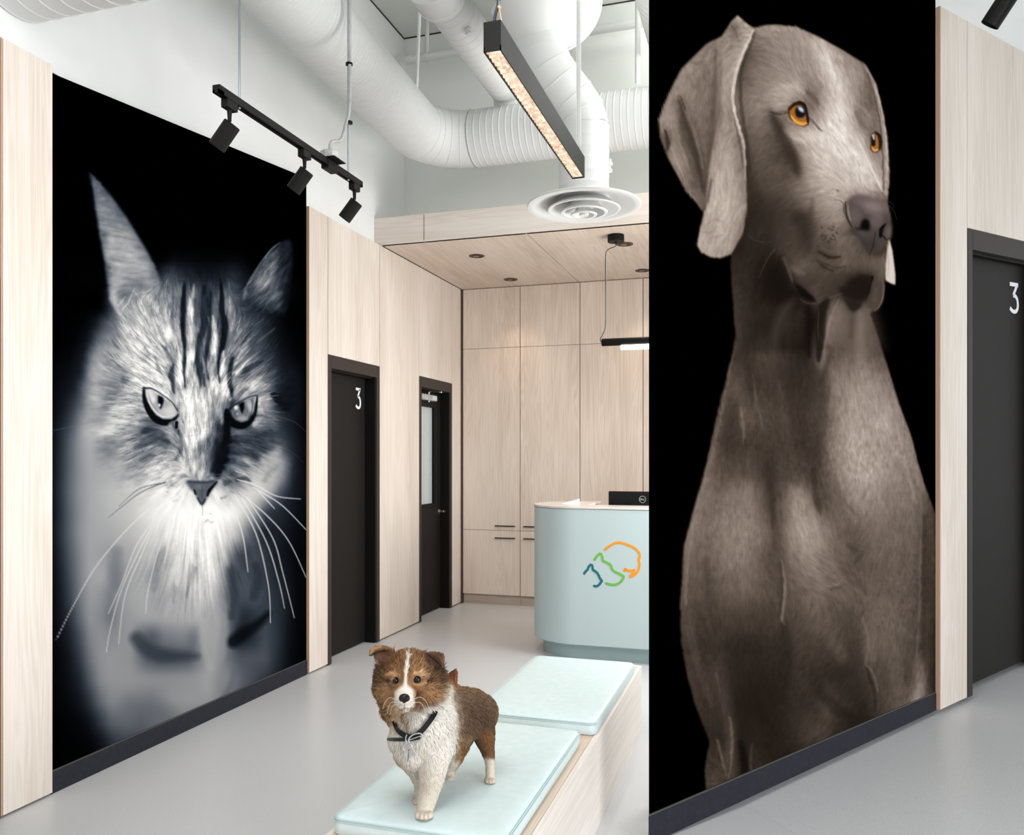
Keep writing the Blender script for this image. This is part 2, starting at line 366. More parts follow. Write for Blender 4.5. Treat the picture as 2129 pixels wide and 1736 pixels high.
# skirting under the dog mural
k = MB(); A0 = [W(0, 0, h) + Vector((0, 1, 0)) * (-.018 / WN.y) for h in (0, .104)]; A1 = [W(0, 0, h) + Vector((0, 1, 0)) * (-.0705 / WN.y) for h in (0, .104)]
k.loft([[A0[0], W(S1, -.018, 0), W(S1, -.0705, 0), A1[0]], [A0[1], W(S1, -.018, .09), W(S1, -.0705, .09), A1[1]]])
sk2 = struct(k.build('baseboard_right', M['base']))
k = MB()
A0 = [W(0, 0, h) + Vector((0, 1, 0)) * (-.020 / WN.y) for h in (.1045, .111)]; A1 = [W(0, 0, h) + Vector((0, 1, 0)) * (-.0705 / WN.y) for h in (.1045, .111)]
k.loft([[A0[0], W(S1, -.020, .0905), W(S1, -.0705, .0905), A1[0]], [A0[1], W(S1, -.020, .097), W(S1, -.0705, .097), A1[1]]])
k.build('capping', bpy.data.materials['dull_bronze_strip'], sk2)
# door in the partition
d = thing('door_4', 'dark brown door with a white number 3 beside the dog mural', 'door', W((S2 + S3) / 2, 0, 0)); d['kind'] = 'structure'
LN = -.068; sst = .062; shd = .112
f = MB(); e = .002
wbox(f, S2 + e, S2 + sst, LN - .04, .001, 0, RZD); wbox(f, S3 - sst, S3 - e, LN - .04, .001, 0, RZD); wbox(f, S2 + sst, S3 - sst, LN - .04, .001, RZD - shd, RZD)
fr = f.build('frame', M['frame'], d, bevel=.003)
st = MB(); wbox(st, S2 + sst, S3 - sst, LN, -.03, RZD - shd - .014, RZD - shd); wbox(st, S2 + sst, S2 + sst + .012, LN, -.03, 0, RZD - shd); wbox(st, S3 - sst - .016, S3 - sst, LN, -.012, 0, RZD - shd)
st.build('stop', M['black'], fr)
lf = wbox(MB(), S2 + sst + .003, S3 - sst - .003, LN - .04, LN, .02, RZD - shd - .004).build('leaf', M['leaf'], d)
sd = ws(2097.6, LN); se = ws(2118.2, LN); h1 = wh(2108, 584.5, LN); h0 = wh(2108, 648.5, LN)
upv = ZV; sidev = (WD + ZV * TANS)
numeral3(0, 0, se - sd, (h1 - h0) / 1.0, 0, up=upv, side=sidev, nrm=WN, org=W(sd, LN, h0 - .01)).build('number', M['letter'], lf)
q = W(S2 + sst + .012, LN, .98 * 1.187)
MB().lathe(q, [(.005, 0), (.005, .006)], 10, WN).build('latch', M['steel'], lf)
# ramp in front of the partition
rp = MB(); lo = [W(0, -.5, 0), W(7, -.5, 0), W(7, 3.5, 0), W(0, 3.5, 0)]
hi = [Vector(p) for p in lo]
lo2 = [Vector((p.x, p.y, -.06)) for p in lo]
A = W(0, 0, 0) + Vector((0, 1, 0)) * (-.5 / WN.y)
lo2[0] = Vector((A.x, A.y, -.06)); hi[0] = Vector((A.x, A.y, .0005))
rp.loft([lo2, [p + ZV * .0006 for p in hi]])
struct(rp.build('floor_ramp', M['floor']), 'grey resin ramp rising along the dog mural')
# ================================================================ CEILING SERVICES
def spiral(path, r, pitch=.034, h=.0028, n=40):
    """ribbed duct along a polyline (already smooth); rings with a raised seam every pitch"""
    P = [Vector(p) for p in path]; L = [0]
    for a, b in zip(P, P[1:]): L.append(L[-1] + (b - a).length)
    S = []; x = 0
    while x < L[-1]:
        S += [(x, 0), (x + .004, 1), (x + .010, 1), (x + .014, 0)]; x += pitch
    S.append((L[-1], 0)); pts = []; rs = []; i = 0
    for s, k in S:
        if s > L[-1]: continue
        while i < len(L) - 2 and L[i + 1] < s: i += 1
        t = (s - L[i]) / max(L[i + 1] - L[i], 1e-9); pts.append(P[i].lerp(P[i + 1], t)); rs.append(r + h * k)
    return MB().tube(pts, rs, n)
def arc(p0, c, p1, k=10):
    """quadratic bend p0 -> p1 with corner c, as near to a circle as needed"""
    p0, c, p1 = Vector(p0), Vector(c), Vector(p1); out = []
    for i in range(k + 1):
        t = i / k; w = .7071 * 1.0
        a = (1 - t) ** 2; b = 2 * t * (1 - t) * w; d = t * t
        out.append((p0 * a + c * b + p1 * d) / (a + b + d))
    return out
def collar(mb, p, d, r, w=.012, h=.006, n=40):
    d = Vector(d).normalized(); p = Vector(p)
    mb.lathe(p - d * w / 2, [(r, 0), (r + h, .002), (r + h, w - .002), (r, w)], n, d); return mb
# --- A: big duct along the mural wall, turning across the back
A0 = Vector((-2.390, 3.12, 3.92)); A1 = Vector((-2.51, 5.55, 3.913)); AC = Vector((-2.52, 5.92, 3.912)); A2 = Vector((-2.15, 5.925, 3.912)); A3 = Vector((1.15, 5.93, 3.912))
ra = .208
da = thing('air_duct', 'big white ribbed duct running beside the mural wall and turning across the back', 'duct', AC)
bend = arc(A1, AC, A2, 5)
spiral([A0, A1], ra).build('duct_run', M['duct'], da, smooth=25)
el = MB().tube(bend, ra, 40)
for i in (1, 2, 3, 4): collar(el, bend[i], bend[i + 1] - bend[i - 1], ra, .010, .003)
el.build('elbow', M['duct'], da, smooth=25)
spiral([A2, A3], ra, .05, .0022).build('duct_run', M['duct'], da, smooth=25)
bk = MB(); collar(bk, A2, (1, 0, 0), ra, .006, .0035); bk.build('joint_band', mat('grey_sealant', srgb(120, 124, 122), .6), da)
# --- B: thinner duct above, capped end towards the front
yb0 = 4.55
B1 = onY(1062, 190, 5.93); B0 = Vector((B1.x - .01, yb0, B1.z))
db = thing('air_duct', 'slim white duct with a round capped end above the corner of the big duct', 'duct', B0)
spiral([B0, B1], .135, .075, .0028).build('duct_run', M['duct'], db, smooth=25)
cp = MB(); cp.lathe(B0 + Vector((0, -.20, 0)), [(.10, 0), (.125, .004), (.13, .012), (.165, .014), (.165, .03), (.158, .032), (.158, .2), (.165, .202), (.165, .225), (.137, .228)], 40, (0, 1, 0)); cp.build('end_cap', M['duct'], db, smooth=25)
MB().tube([B1, B1 + Vector((0, .02, -.15))], .133, 32).build('drop_leg', M['duct'], db, smooth=25)
pt = MB(); q_ = B0 + Vector((.09, .24, -.115))
pt.lathe(q_, [(.022, 0), (.022, .012), (.010, .014), (.010, .03), (.016, .031), (.016, .04)], 12, (.4, -.3, -1)); pt.tube([q_ + Vector((-.02, 0, -.02)), q_ + Vector((.02, 0, -.03))], .005, 8); pt.build('test_port', M['duct'], db, smooth=40)
# --- C: large duct with the gored drop to the round diffuser
DC = onD(1214, 428, 5.0); rc = .152
def onz_d(u, v, D): return onD(u, v, D)
c_top = DC + ZV * .03; c_b = Vector((DC.x, DC.y, onD(1213, 268, 5.0).z))
c1 = onD(1150, 165, 4.92); c2 = onD(1122, 105, 4.90); c3 = onD(1110, 40, 4.9)
dc = thing('air_duct', 'large white duct dropping in gored bends to the round ceiling diffuser', 'duct', c_b)
v0 = (c1 - c_b).normalized()
path = [c_top, c_b] 
g1 = c_b + ZV * .03; pth = [c_b - ZV * .0, onD(1205, 235, 4.99), onD(1186, 207, 4.97), onD(1158, 172, 4.94), onD(1137, 140, 4.92), onD(1124, 108, 4.9), onD(1119, 78, 4.9)]
spiral([c_top, c_b], rc, .07, .0016).build('drop_leg', M['duct'], dc, smooth=25)
gm_ = MB(); gm_.tube(pth, [rc, rc, rc, rc * 1.0, rc * 1.0, rc * 1.02, rc * 1.04], 40)
for i in range(0, 6):
    a = pth[max(i - 1, 0)]; b = pth[i + 1]; collar(gm_, pth[i], b - a if i else ZV, rc, .012, .0035)
gm_.build('gored_bend', M['duct'], dc, smooth=35)
top = onD(1105, -30, 4.85)
ct = MB().tube([pth[-1], onD(1113, 55, 4.88), onD(1106, 10, 4.86)], [rc * 1.04, rc * 1.28, rc * 1.62], 40)
ct.build('taper', M['duct'], dc, smooth=35)
ce = onD(1130, 25, 5.0); CX = ce + Vector((0, 0, .03))
rM = .30
C0 = Vector((CX.x, 1.2, CX.z + .16)); C1 = Vector((CX.x, 5.12, CX.z + .16))
spiral([C0, C1], rM, .036, .0028, 56).build('duct_run', M['duct'], dc, smooth=25)
ec = MB(); collar(ec, C1, (0, 1, 0), rM, .03, .006, 56); ec.build('end_band', M['duct'], dc, smooth=25)
ft = MB(); q_ = onD(1266, 345, 4.98)
for dx, dz in ((0, .03), (.008, .012), (-.004, -.012), (.006, -.03)): ft.box((q_.x + dx - .008, q_.y - .012, q_.z + dz - .008), (q_.x + dx + .012, q_.y + .012, q_.z + dz + .010))
ft.build('damper_bracket', M['duct'], dc)
# diffuser
df = thing('ceiling_diffuser', 'round white cone diffuser hanging under the gored duct', 'diffuser', DC)
R = .348
ring = MB(); ring.lathe(DC, [(rc + .004, .075), (rc + .02, .05), (R - .03, .012), (R - .006, .006), (R, 0), (R - .004, -.008), (R - .035, -.008), (R - .045, -.002), (rc + .06, .02), (rc, .055)], 64)
ring.build('outer_cone', M['duct'], df, smooth=40)
for i, (ro, ri, z) in enumerate(((.222, .15, -.022), (.145, .09, -.04), (.082, .035, -.054))):
    MB().lathe(DC, [(ri, z + .055), (ro - .02, z + .012), (ro - .004, z + .004), (ro, z), (ro - .004, z - .006), (ro - .02, z - .005), (ri - .005, z + .04)], 56).build('cone_ring', M['duct'], df, smooth=40)
MB().lathe(DC, [(.001, -.06), (.026, -.061), (.03, -.054), (.02, .02), (.001, .03)], 32).build('centre_cap', M['duct'], df, smooth=40)
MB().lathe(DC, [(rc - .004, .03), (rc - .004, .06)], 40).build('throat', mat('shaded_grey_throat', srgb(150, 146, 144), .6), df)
# --- D: duct at the edge of the dog partition, E: duct above the mural wall in front
Dd = onD(1312, 0, 5.08)
dd = thing('air_duct', 'white ribbed duct passing behind the top of the dog mural partition', 'duct', (Dd.x + .22, 5.6, 4.3))
spiral([(Dd.x + .215, 3.6, 4.33), (Dd.x + .215, 5.75, 4.33)], .19, .07, .0026).build('duct_run', M['duct'], dd, smooth=25)
MB().tube(arc((Dd.x + .215, 5.74, 4.33), (Dd.x + .215, 5.9, 4.33), (Dd.x + .215, 5.92, 4.1), 5), .188, 32).build('elbow', M['duct'], dd, smooth=25)
de = thing('air_duct', 'white ribbed duct entering the plaster wall above the pale panel at the cat mural', 'duct', (XW, 2.66, 3.55))
spiral([(XW + .002, 2.66, 3.555), (-1.5, 2.66, 3.555)], .24, .09, .0035).build('duct_run', M['duct'], de, smooth=25)
# --- sprinkler pipe with its hanger and drops
pp = thing('sprinkler_pipe', 'thin white pipe under the ceiling in front of the back wall', 'pipe', (0, 6.3, 4.8))
zp = 4.80
MB().tube([(-2.885, 6.3, zp), (4.0, 6.3, zp)], .034, 20).build('pipe', M['duct'], pp, smooth=40)
pc = MB(); pc.lathe((-2.89, 6.3, zp), [(.039, 0), (.039, .05), (.034, .051)], 20, (1, 0, 0)); pc.build('pipe_cap', M['duct'], pp, smooth=40)
hg = MB(); hx = onY(888, 110, 6.3).x
hg.tube([(hx, 6.3, zp + .035), (hx, 6.3, ZC)], .018, 10); collar(hg, (hx, 6.3, zp), (1, 0, 0), .034, .03, .006, 20); hg.build('pipe_hanger', M['duct'], pp, smooth=40)
# --- hanger rods
hr = mat('white_painted_rod', srgb(224, 226, 224), .5)
def rod(name, pts, r, label, m=hr, cat='rod', group=None):
    o = MB().tube(pts, r, 10).build(name, m, None, smooth=40); return tag(o, label, cat, group)
def vrod(u, v, X=None, Y=None, z1=ZC, z0=None, **k):
    p = onX(u, v, X) if X is not None else onY(u, v, Y)
    return p
g_ = 'white duct hangers'
p = onX(772, 200, -2.36); rod('duct_hanger', [(-2.30, 4.2, 4.12), (-2.30, 4.2, ZC)], .011, 'white hanger rod holding the big ribbed duct at its middle', group=g_)
rod('duct_hanger', [(-2.38, 5.35, 4.08), (-2.36, 5.35, 4.55), (-2.35, 5.35, ZC)], .012, 'white hanger rod holding the big ribbed duct near its bend', group=g_)
p = onD(1203, 150, 4.72); bx((p.x - .013, p.y - .003, onD(1200, 305, 4.72).z), (p.x + .013, p.y + .003, ZC)).build('duct_hanger', hr)
tag(bpy.data.objects['duct_hanger.002'], 'flat white hanger strap in front of the gored duct', 'strap')
p = onY(1326, 110, 5.7); rod('duct_hanger', [(p.x, p.y, 4.06), (p.x, p.y, ZC)], .019, 'thick white hanger tube standing on the duct across the back', group=g_)
# --- linear pendant light
lx0, lx1 = -.995, -.928; ly0, ly1 = 2.835, 4.26; lz0, lz1 = 2.945, 3.055
ll = thing('linear_pendant_light', 'long black box pendant with a glowing crinkled louvre underneath', 'light', ((lx0 + lx1) / 2, (ly0 + ly1) / 2, lz0))
hb = MB(); t = .004
hb.box((lx0, ly0, lz0 + .02), (lx1, ly1, lz1)); hb.box((lx0, ly0, lz0), (lx0 + t, ly1, lz0 + .02)); hb.box((lx1 - t, ly0, lz0), (lx1, ly1, lz0 + .02)); hb.box((lx0, ly0, lz0), (lx1, ly0 + t, lz0 + .02)); hb.box((lx0, ly1 - t, lz0), (lx1, ly1, lz0 + .02))
hb.build('housing', M['black'], ll)
lm = mat('glowing_foil_louvre', srgb(250, 205, 170), .25, emit=srgb(255, 178, 120), estr=1.0)
b = lm.node_tree.nodes['Principled BSDF']
tc = nd(lm, 'ShaderNodeTexCoord'); mp = nd(lm, 'ShaderNodeMapping'); mp.inputs['Scale'].default_value = (30, 24, 30); nz = nd(lm, 'ShaderNodeTexNoise'); nz.inputs['Scale'].default_value = 1.4; nz.inputs['Detail'].default_value = 3; nz.inputs['Distortion'].default_value = 1.2
cr = nd(lm, 'ShaderNodeValToRGB'); cr.color_ramp.elements[0].position = .35; cr.color_ramp.elements[1].position = .68; cr.color_ramp.elements[0].color = (.36, .19, .11, 1); cr.color_ramp.elements[1].color = (1.0, .78, .58, 1)
lk(lm, tc.outputs['Object'], mp.inputs[0]); lk(lm, mp.outputs[0], nz.inputs['Vector']); lk(lm, nz.outputs[0], cr.inputs[0]); lk(lm, cr.outputs[0], b.inputs['Emission Color'])
b.inputs['Base Color'].default_value = (.5, .4, .33, 1)
b.inputs['Emission Strength'].default_value = .8
lv = MB(); N = 44; w0, w1 = lx0 + t + .001, lx1 - t - .001; rng = random.Random(4)
for i in range(N):
    ya = ly0 + t + (ly1 - ly0 - 2 * t) * i / N; yb_ = ly0 + t + (ly1 - ly0 - 2 * t) * (i + 1) / N; ym = ya + (yb_ - ya) * rng.uniform(.55, .8)
    lv.add([(w0, ya, lz0 + .012), (w1, ya, lz0 + .012), (w1, ym, lz0 + .003), (w0, ym, lz0 + .003), (w1, yb_, lz0 + .013), (w0, yb_, lz0 + .013)], [(0, 1, 2, 3), (3, 2, 4, 5)])
lv.build('louvre', lm, ll)
cb = MB(); xm = (lx0 + lx1) / 2
cb.tube(crv([(xm - .012, ly0 + .05, lz1), (xm - .006, ly0 + .055, lz1 + .05), (xm + .006, ly0 + .06, lz1 + .12), (xm + .005, ly0 + .06, lz1 + .3), (xm + .0, ly0 + .06, ZC)]), .006, 10); cb.build('power_cord', mat('dark_blue_cord', srgb(44, 46, 58), .5), ll, smooth=40)
for yy in (ly0 + .045, ly1 - .06): MB().tube([(xm + .02, yy, lz1), (xm + .008, yy + .01, lz1 + .08), (xm + .008, yy + .01, ZC)], .0015, 6).build('suspension_wire', M['steel'], ll)
br = MB(); br.tube([(xm + .024, ly0 + .045, lz1), (xm + .009, ly0 + .055, lz1 + .075)], .0035, 8); br.ball((xm + .009, ly0 + .055, lz1 + .078), .008, 10, 8); br.build('wire_grip', mat('brass_grip', srgb(226, 190, 150), .3, .6), ll, smooth=40)
# --- track with three spots
tx = -2.2; ty0, ty1 = 2.90, 4.165; tz = 3.0
tr = thing('track_rail', 'black track rail hanging in front of the wall over the cat mural', 'track light', (tx, (ty0 + ty1) / 2, tz))
tb = MB(); tb.box((tx - .0175, ty0, tz), (tx + .0175, ty1, tz + .02)); tb.box((tx - .0175, ty0, tz - .012), (tx - .008, ty1, tz)); tb.box((tx + .008, ty0, tz - .012), (tx + .0175, ty1, tz)); tb.box((tx - .0175, ty0, tz - .012), (tx + .0175, ty0 + .03, tz)); tb.box((tx - .0175, ty1 - .02, tz - .012), (tx + .0175, ty1, tz))
tb.build('rail', M['black'], tr)
for yy in (3.06, 4.03): MB().ball((tx + .0, yy, tz - .012), .006, 10, 6).build('screw', M['steel'], tr)
jy = 3.83
fc = MB(); fc.box((tx - .062, jy - .062, tz + .021), (tx + .062, jy + .062, tz + .026)); fc.box((tx - .022, jy - .05, tz - .03), (tx + .022, jy + .05, tz + .02)); fc.build('feed_plate', M['black'], tr, bevel=.003)
jb = MB().lathe((tx, jy, tz + .027), [(.05, 0), (.05, .04), (.047, .043)], 8); jb.build('junction_box', M['galv'], tr)
for yy, h in ((3.06, 0), (4.03, 0)):
    MB().tube([(tx, yy, tz + .02), (tx, yy, ZC)], .0055, 10).build('suspension_rod', M['zinc'], tr, smooth=40)
cd_ = MB(); cdp = crv([(tx, jy + .0, tz + .07), (tx, jy + .02, tz + .13), (tx, jy + .12, tz + .18), (tx, 4.0, tz + .28), (tx + .012, 4.02, tz + .40), (tx + .014, 4.02, tz + .8), (tx + .014, 4.02, ZC)], 10)
Lc = 0; pts = []; rs = []
def resample(P, d):
    out = [P[0]]; acc = 0
    for a, b in zip(P, P[1:]):
        L = (b - a).length; x = d - acc
        while x <= L: out.append(a.lerp(b, x / L)); x += d
        acc = L - (x - d)
    return out
rsP = resample(cdp, .006); cd_.tube(rsP, [.0085 + (.0012 if i % 2 else 0) for i in range(len(rsP))], 10)
cd_.build('flexible_conduit', M['galv'], tr, smooth=60)
for z in (tz + .30, tz + .62, tz + 1.05, tz + 1.5): MB().lathe((tx + .007, 4.026, z - .006), [(.019, 0), (.019, .012)], 14).build('cable_clip', M['black'], tr)
def spot(x, y, z, label, aim=(-.62, -.12, -.78), group='black spots', sc=1.0, adapter=True, stemlen=.06):
    s = thing('spotlight', label, 'spotlight', (x, y, z), group)
    if adapter:
        MB().box((x - .018 * sc, y - .035 * sc, z - .05 * sc), (x + .018 * sc, y + .035 * sc, z - .0125 * sc)).build('adapter', M['black'], s, bevel=.003)
    j = Vector((x, y, z - (.05 + stemlen) * sc))
    MB().tube([(x, y, z - .05 * sc), (x, y, z - .075 * sc), j + ZV * .012], [.011 * sc, .009 * sc, .008 * sc], 12).build('stem', M['black'], s, smooth=40)
    a = Vector(aim).normalized(); c0 = j - a * .022 * sc - ZV * .018 * sc
    r = .037 * sc
    MB().lathe(c0, [(.0, .0), (r - .003, 0), (r, .003), (r, .118 * sc), (r - .002, .12 * sc), (r - .004, .112 * sc), (.0, .105 * sc)], 32, a).build('can', M['black'], s, smooth=40)
    return s
sa = (-.70, -.05, -.85)
spot(tx, 2.99, tz, 'black spot at the near end of the track rail, above the cat mural', sa)
spot(tx, 3.585, tz, 'black spot in the middle of the track rail, at the corner of the cat mural', sa)
spot(tx, 4.10, tz, 'black spot at the far end of the track rail, over the pale panels', sa)
sp = onD(2091, 6, 3.9)
ts = thing('track_rail', 'short black track rail hanging over the door beside the dog mural', 'track light', sp + ZV * .16)
q = sp + ZV * .17
rr = MB(); dirw = WD + ZV * TANS
rr.tube([q - dirw * .5, q + dirw * .5], .02, 4); rr.build('rail', M['black'], ts)
for s_ in (-.35, .35): MB().tube([q + dirw * s_, Vector(((q + dirw * s_).x, (q + dirw * s_).y, ZC))], .006, 8).build('suspension_rod', M['zinc'], ts)
aim = -WN * .62 - WD * .05 - ZV * .80
spot(q.x, q.y, q.z - .008, 'black spot above the door beside the dog mural', aim, None, 1.18)
# --- pendant tube over the desk
py, pz = 6.23, 2.351; px0 = -1.222
pl = thing('tube_pendant_light', 'black tube pendant with a glowing lamp hanging over the reception desk', 'light', (px0 + .7, py, pz))
MB().lathe((px0, py, pz), [(.0, 0), (.027, 0), (.029, .003), (.029, 1.25), (.027, 1.253), (0, 1.253)], 28, (1, 0, 0)).build('tube', M['black'], pl, smooth=40)
gl = mat('glowing_tube', (1, .95, .9, 1), .4, emit=(1, .93, .86, 1), estr=6)
MB().lathe((px0 + .147, py, pz - .044), [(.0, 0), (.018, 0), (.02, .004), (.02, .97), (.018, .974), (0, .974)], 24, (1, 0, 0)).build('lamp', gl, pl, smooth=40)
cx_, cy_ = -1.112, 6.22
MB().lathe((cx_, cy_, ZS - .052), [(.0, 0), (.061, 0), (.063, .002), (.063, .051)], 40).build('canopy', M['black'], pl, smooth=40)
MB().lathe((cx_, cy_ - .0, ZS - .068), [(.006, 0), (.010, .016)], 12).build('cord_grip', M['black'], pl)
cpts = crv([(cx_, cy_, ZS - .066), (cx_ - .004, cy_, ZS - .085), (cx_ - .05, cy_, ZS - .10), (px0 + .035, cy_, ZS - .125), (px0 + .03, cy_, ZS - .2), (px0 + .032, cy_, ZS - .45), (px0 + .03, cy_, ZS - .68), (px0 + .005, cy_, ZS - .76), (px0 - .012, py, pz + .03), (px0 - .008, py, pz + .008), (px0 + .002, py, pz)], 6)
MB().tube(cpts, .0035, 8).build('cord', mat('grey_cord', srgb(70, 66, 64), .6), pl, smooth=60)
MB().tube([(px0 + .036, cy_, ZS - .12), (px0 + .036, cy_, pz + .028)], .0012, 6).build('suspension_wire', M['steel'], pl)
MB().tube([(px0 + 1.2, cy_, ZS), (px0 + 1.2, cy_, pz + .028)], .0012, 6).build('suspension_wire', M['steel'], pl)
# ================================================================ RECEPTION DESK
dxl = -1.735; dyf = 5.80; dr = .39; dyr = dyf + 2 * dr; dxr = 1.25
def stadium(inset, z, x1=dxr, n=40):
    r = dr - inset; cx, cy = dxl + dr, dyf + dr; pts = []
    for i in range(n + 1):
        a = -pi / 2 - pi * i / n; pts.append((cx + r * math.cos(a), cy + r * math.sin(a), z))
    return [(x1 - inset, dyf + inset, z)] + pts + [(x1 - inset, dyr - inset, z)]
zb, zt = .115, 1.092
dk_ = thing('reception_desk', 'pale blue-green reception desk with a rounded end and a three-colour animal logo', 'desk', (-.3, dyf + dr, 0))
MB().loft([stadium(.07, 0), stadium(.07, zb)]).build('plinth', M['deskd'], dk_, smooth=35)
# body as a shell, open to the working side
r0 = stadium(0, zb); r1 = stadium(0, zt)
inn = []
def shell(z):
    out = stadium(0, z); ii = stadium(.05, z); return out[:-1] + [(dxl + dr + .02, dyr, z)] + [(dxl + dr + .02, dyr - .05, z)] + ii[1:-1][::-1] + [(dxr, dyf + .05, z)]
MB().loft([shell(zb), shell(zt)]).build('body', M['desk'], dk_, smooth=35)
MB().loft([stadium(.001, zb - .004), stadium(.001, zb)]).build('bottom_board', M['deskd'], dk_)
# stone counter: strip along the front and a full-depth piece over the rounded end
xr = -1.30
cs = [p for p in stadium(-.006, 0)]
def ctr(z): return [(dxr, dyf - .006, z)] + [(p[0], p[1], z) for p in cs[1:-1]] + [(xr, dyr + .006, z), (xr, dyf + .28, z), (dxr, dyf + .28, z)]
MB().loft([ctr(zt + .003), ctr(zt + .019)]).build('counter_top', M['top'], dk_, bevel=.003)
bx((dxl + dr, dyf + .055, .72), (dxr - .02, dyr - .02, .745)).build('worktop', M['top'], dk_)
# logo
def lg(pts): return [onY(1090 + x / 7.235, 1000 + y / 7.235, dyf) for x, y in pts]
nY = (0, -1, 0); wl_ = .0178
teal = mat('teal_vinyl', srgb(8, 110, 118), .5); green = mat('green_vinyl', srgb(112, 184, 76), .5); orange = mat('orange_vinyl', srgb(240, 152, 26), .5)
def stroke(segs, name, m, par, caps=()):
    b = MB()
    for i, s in enumerate(segs): b.ribbon(s, wl_, nY, .002 + .0003 * i)
    for i, c in enumerate(caps): b.disc(c, wl_ / 2, nY, .0012 + .0001 * i)
    return b.build(name, m, par)
t1 = lg([(902, 1392), (925, 1360), (952, 1335)]); t1b = lg([(952, 1335), (972, 1285), (1012, 1250)])
t1c = lg([(1012, 1250), (1027, 1290), (1032, 1336)]); t1d = crv(lg([(1032, 1336), (1090, 1375), (1120, 1420), (1135, 1455), (1168, 1502)]), 6)
t1e = crv(lg([(1168, 1502), (1140, 1545), (1100, 1580), (1052, 1580)]), 6)
lt = stroke([t1 + t1b[1:], t1c, t1d, t1e], 'logo_line', teal, dk_, [t1[0], t1e[-1], t1c[-1], t1d[-1], t1[-1]]); lt['label'] = 'teal logo line, smallest animal outline'
g1_ = lg([(1057, 1184), (1095, 1130), (1150, 1082)]); g2_ = lg([(1150, 1082), (1175, 1140), (1184, 1203)])
g3_ = crv(lg([(1184, 1203), (1245, 1228), (1302, 1268), (1322, 1325), (1360, 1362), (1430, 1395), (1485, 1425), (1492, 1455), (1450, 1520), (1380, 1558), (1300, 1558), (1232, 1538)]), 6)
lt = stroke([g1_, g2_, g3_], 'logo_line', green, dk_, [g1_[0], g3_[-1], g2_[-1]]); lt['label'] = 'green logo line, middle animal outline'
o1 = crv(lg([(1215, 1032), (1290, 975), (1370, 935), (1450, 930), (1560, 962), (1660, 1010), (1722, 1075), (1738, 1140), (1722, 1182), (1732, 1240), (1725, 1310), (1700, 1370), (1640, 1425), (1580, 1445)]), 6)
o2 = crv(lg([(1507, 1352), (1520, 1325), (1560, 1345), (1620, 1350), (1672, 1335)]), 5)
o3 = lg([(1655, 1350), (1640, 1385), (1590, 1440)])
lt = stroke([o1, o2, o3], 'logo_line', orange, dk_, [o1[0], o2[0]]); lt['label'] = 'orange logo line, largest animal outline'
# folded card on the counter
c = MB(); z0 = zt + .0195; A = onZ(1190, 1049.5, z0); Bq = onZ(1214, 1049.8, z0)
xr = -1.42; A = Vector((xr - .10, dyf + .34, z0)); c.add([A, (xr + .0, dyf + .40, z0), (xr + .0, dyf + .40, z0 + .02), (xr - .01, dyf + .58, z0), (xr - .01, dyf + .58, z0 + .03)], [(0, 1, 2), (0, 2, 4), (0, 4, 3), (0, 3, 1), (1, 3, 4, 2)])
tag(c.build('folded_card', M['paper']), 'white folded card lying on the stone counter of the reception desk', 'card')
# monitor (seen from behind) standing on the worktop
my = 6.33; m0 = onY(1265, 1021.5, my); mx0, mz1 = m0.x, m0.z
mo = thing('computer_monitor', 'black computer monitor seen from behind over the reception counter', 'monitor', (mx0 + .28, my + .04, .745))
MB().box((mx0, my, mz1 - .33), (mx0 + .55, my + .035, mz1)).build('screen_housing', M['blackp'], mo, bevel=.006)
MB().box((mx0 + .17, my - .02, mz1 - .27), (mx0 + .38, my + .0, mz1 - .09)).build('back_cover', M['blackp'], mo, bevel=.006)
MB().box((mx0 + .005, my + .035, mz1 - .322), (mx0 + .545, my + .037, mz1 - .008)).build('screen', mat('screen_glass', srgb(40, 44, 52), .2), mo)
MB().box((mx0 + .255, my + .0, .757), (mx0 + .295, my + .02, mz1 - .26)).build('stand', M['blackp'], mo)
MB().box((mx0 + .17, my - .08, .745), (mx0 + .38, my + .12, .757)).build('stand_foot', M['blackp'], mo, bevel=.003)
bt = mat('copper_rim', srgb(120, 84, 64), .4); MB().box((mx0 + .004, my + .002, mz1), (mx0 + .546, my + .03, mz1 + .002)).build('top_rim', bt, mo)
lc = onY(1335.8, 1038.3, my - .001); rr_ = .0265
gr = mat('pale_grey_logo', srgb(170, 172, 174), .4); bl = MB(); n = 40
rg = [[lc + Vector((math.cos(2 * pi * i / n) * r_, 0, math.sin(2 * pi * i / n) * r_)) for i in range(n)] for r_ in (rr_, rr_ - .0032)]
bl.loft([rg[0], rg[1], [p + Vector((0, -.0012, 0)) for p in rg[1]], [p + Vector((0, -.0012, 0)) for p in rg[0]]], caps=False, closed=True)
def L2(px_, py_): return lc + Vector((px_, -.0, py_))
h = .0062; wd = .0022; nm = (0, -1, 0)
def ln(a, *pts): bl.ribbon([L2(a + p, q) for p, q in pts], wd, nm, .0012)
xs = [-.0185, -.0075, .0025, .0105]
ln(xs[0], (0, -h), (0, h), (.004, h), (.0075, .003), (.0075, -.003), (.004, -h), (-.001, -h))
for yy in (-h, 0, h): ln(xs[1], (0, yy), (.0068, yy))
ln(xs[1], (0, -h), (0, h))
for x in xs[2:]: ln(x, (0, h), (0, -h), (.006, -h))
bl.build('logo', gr, mo)
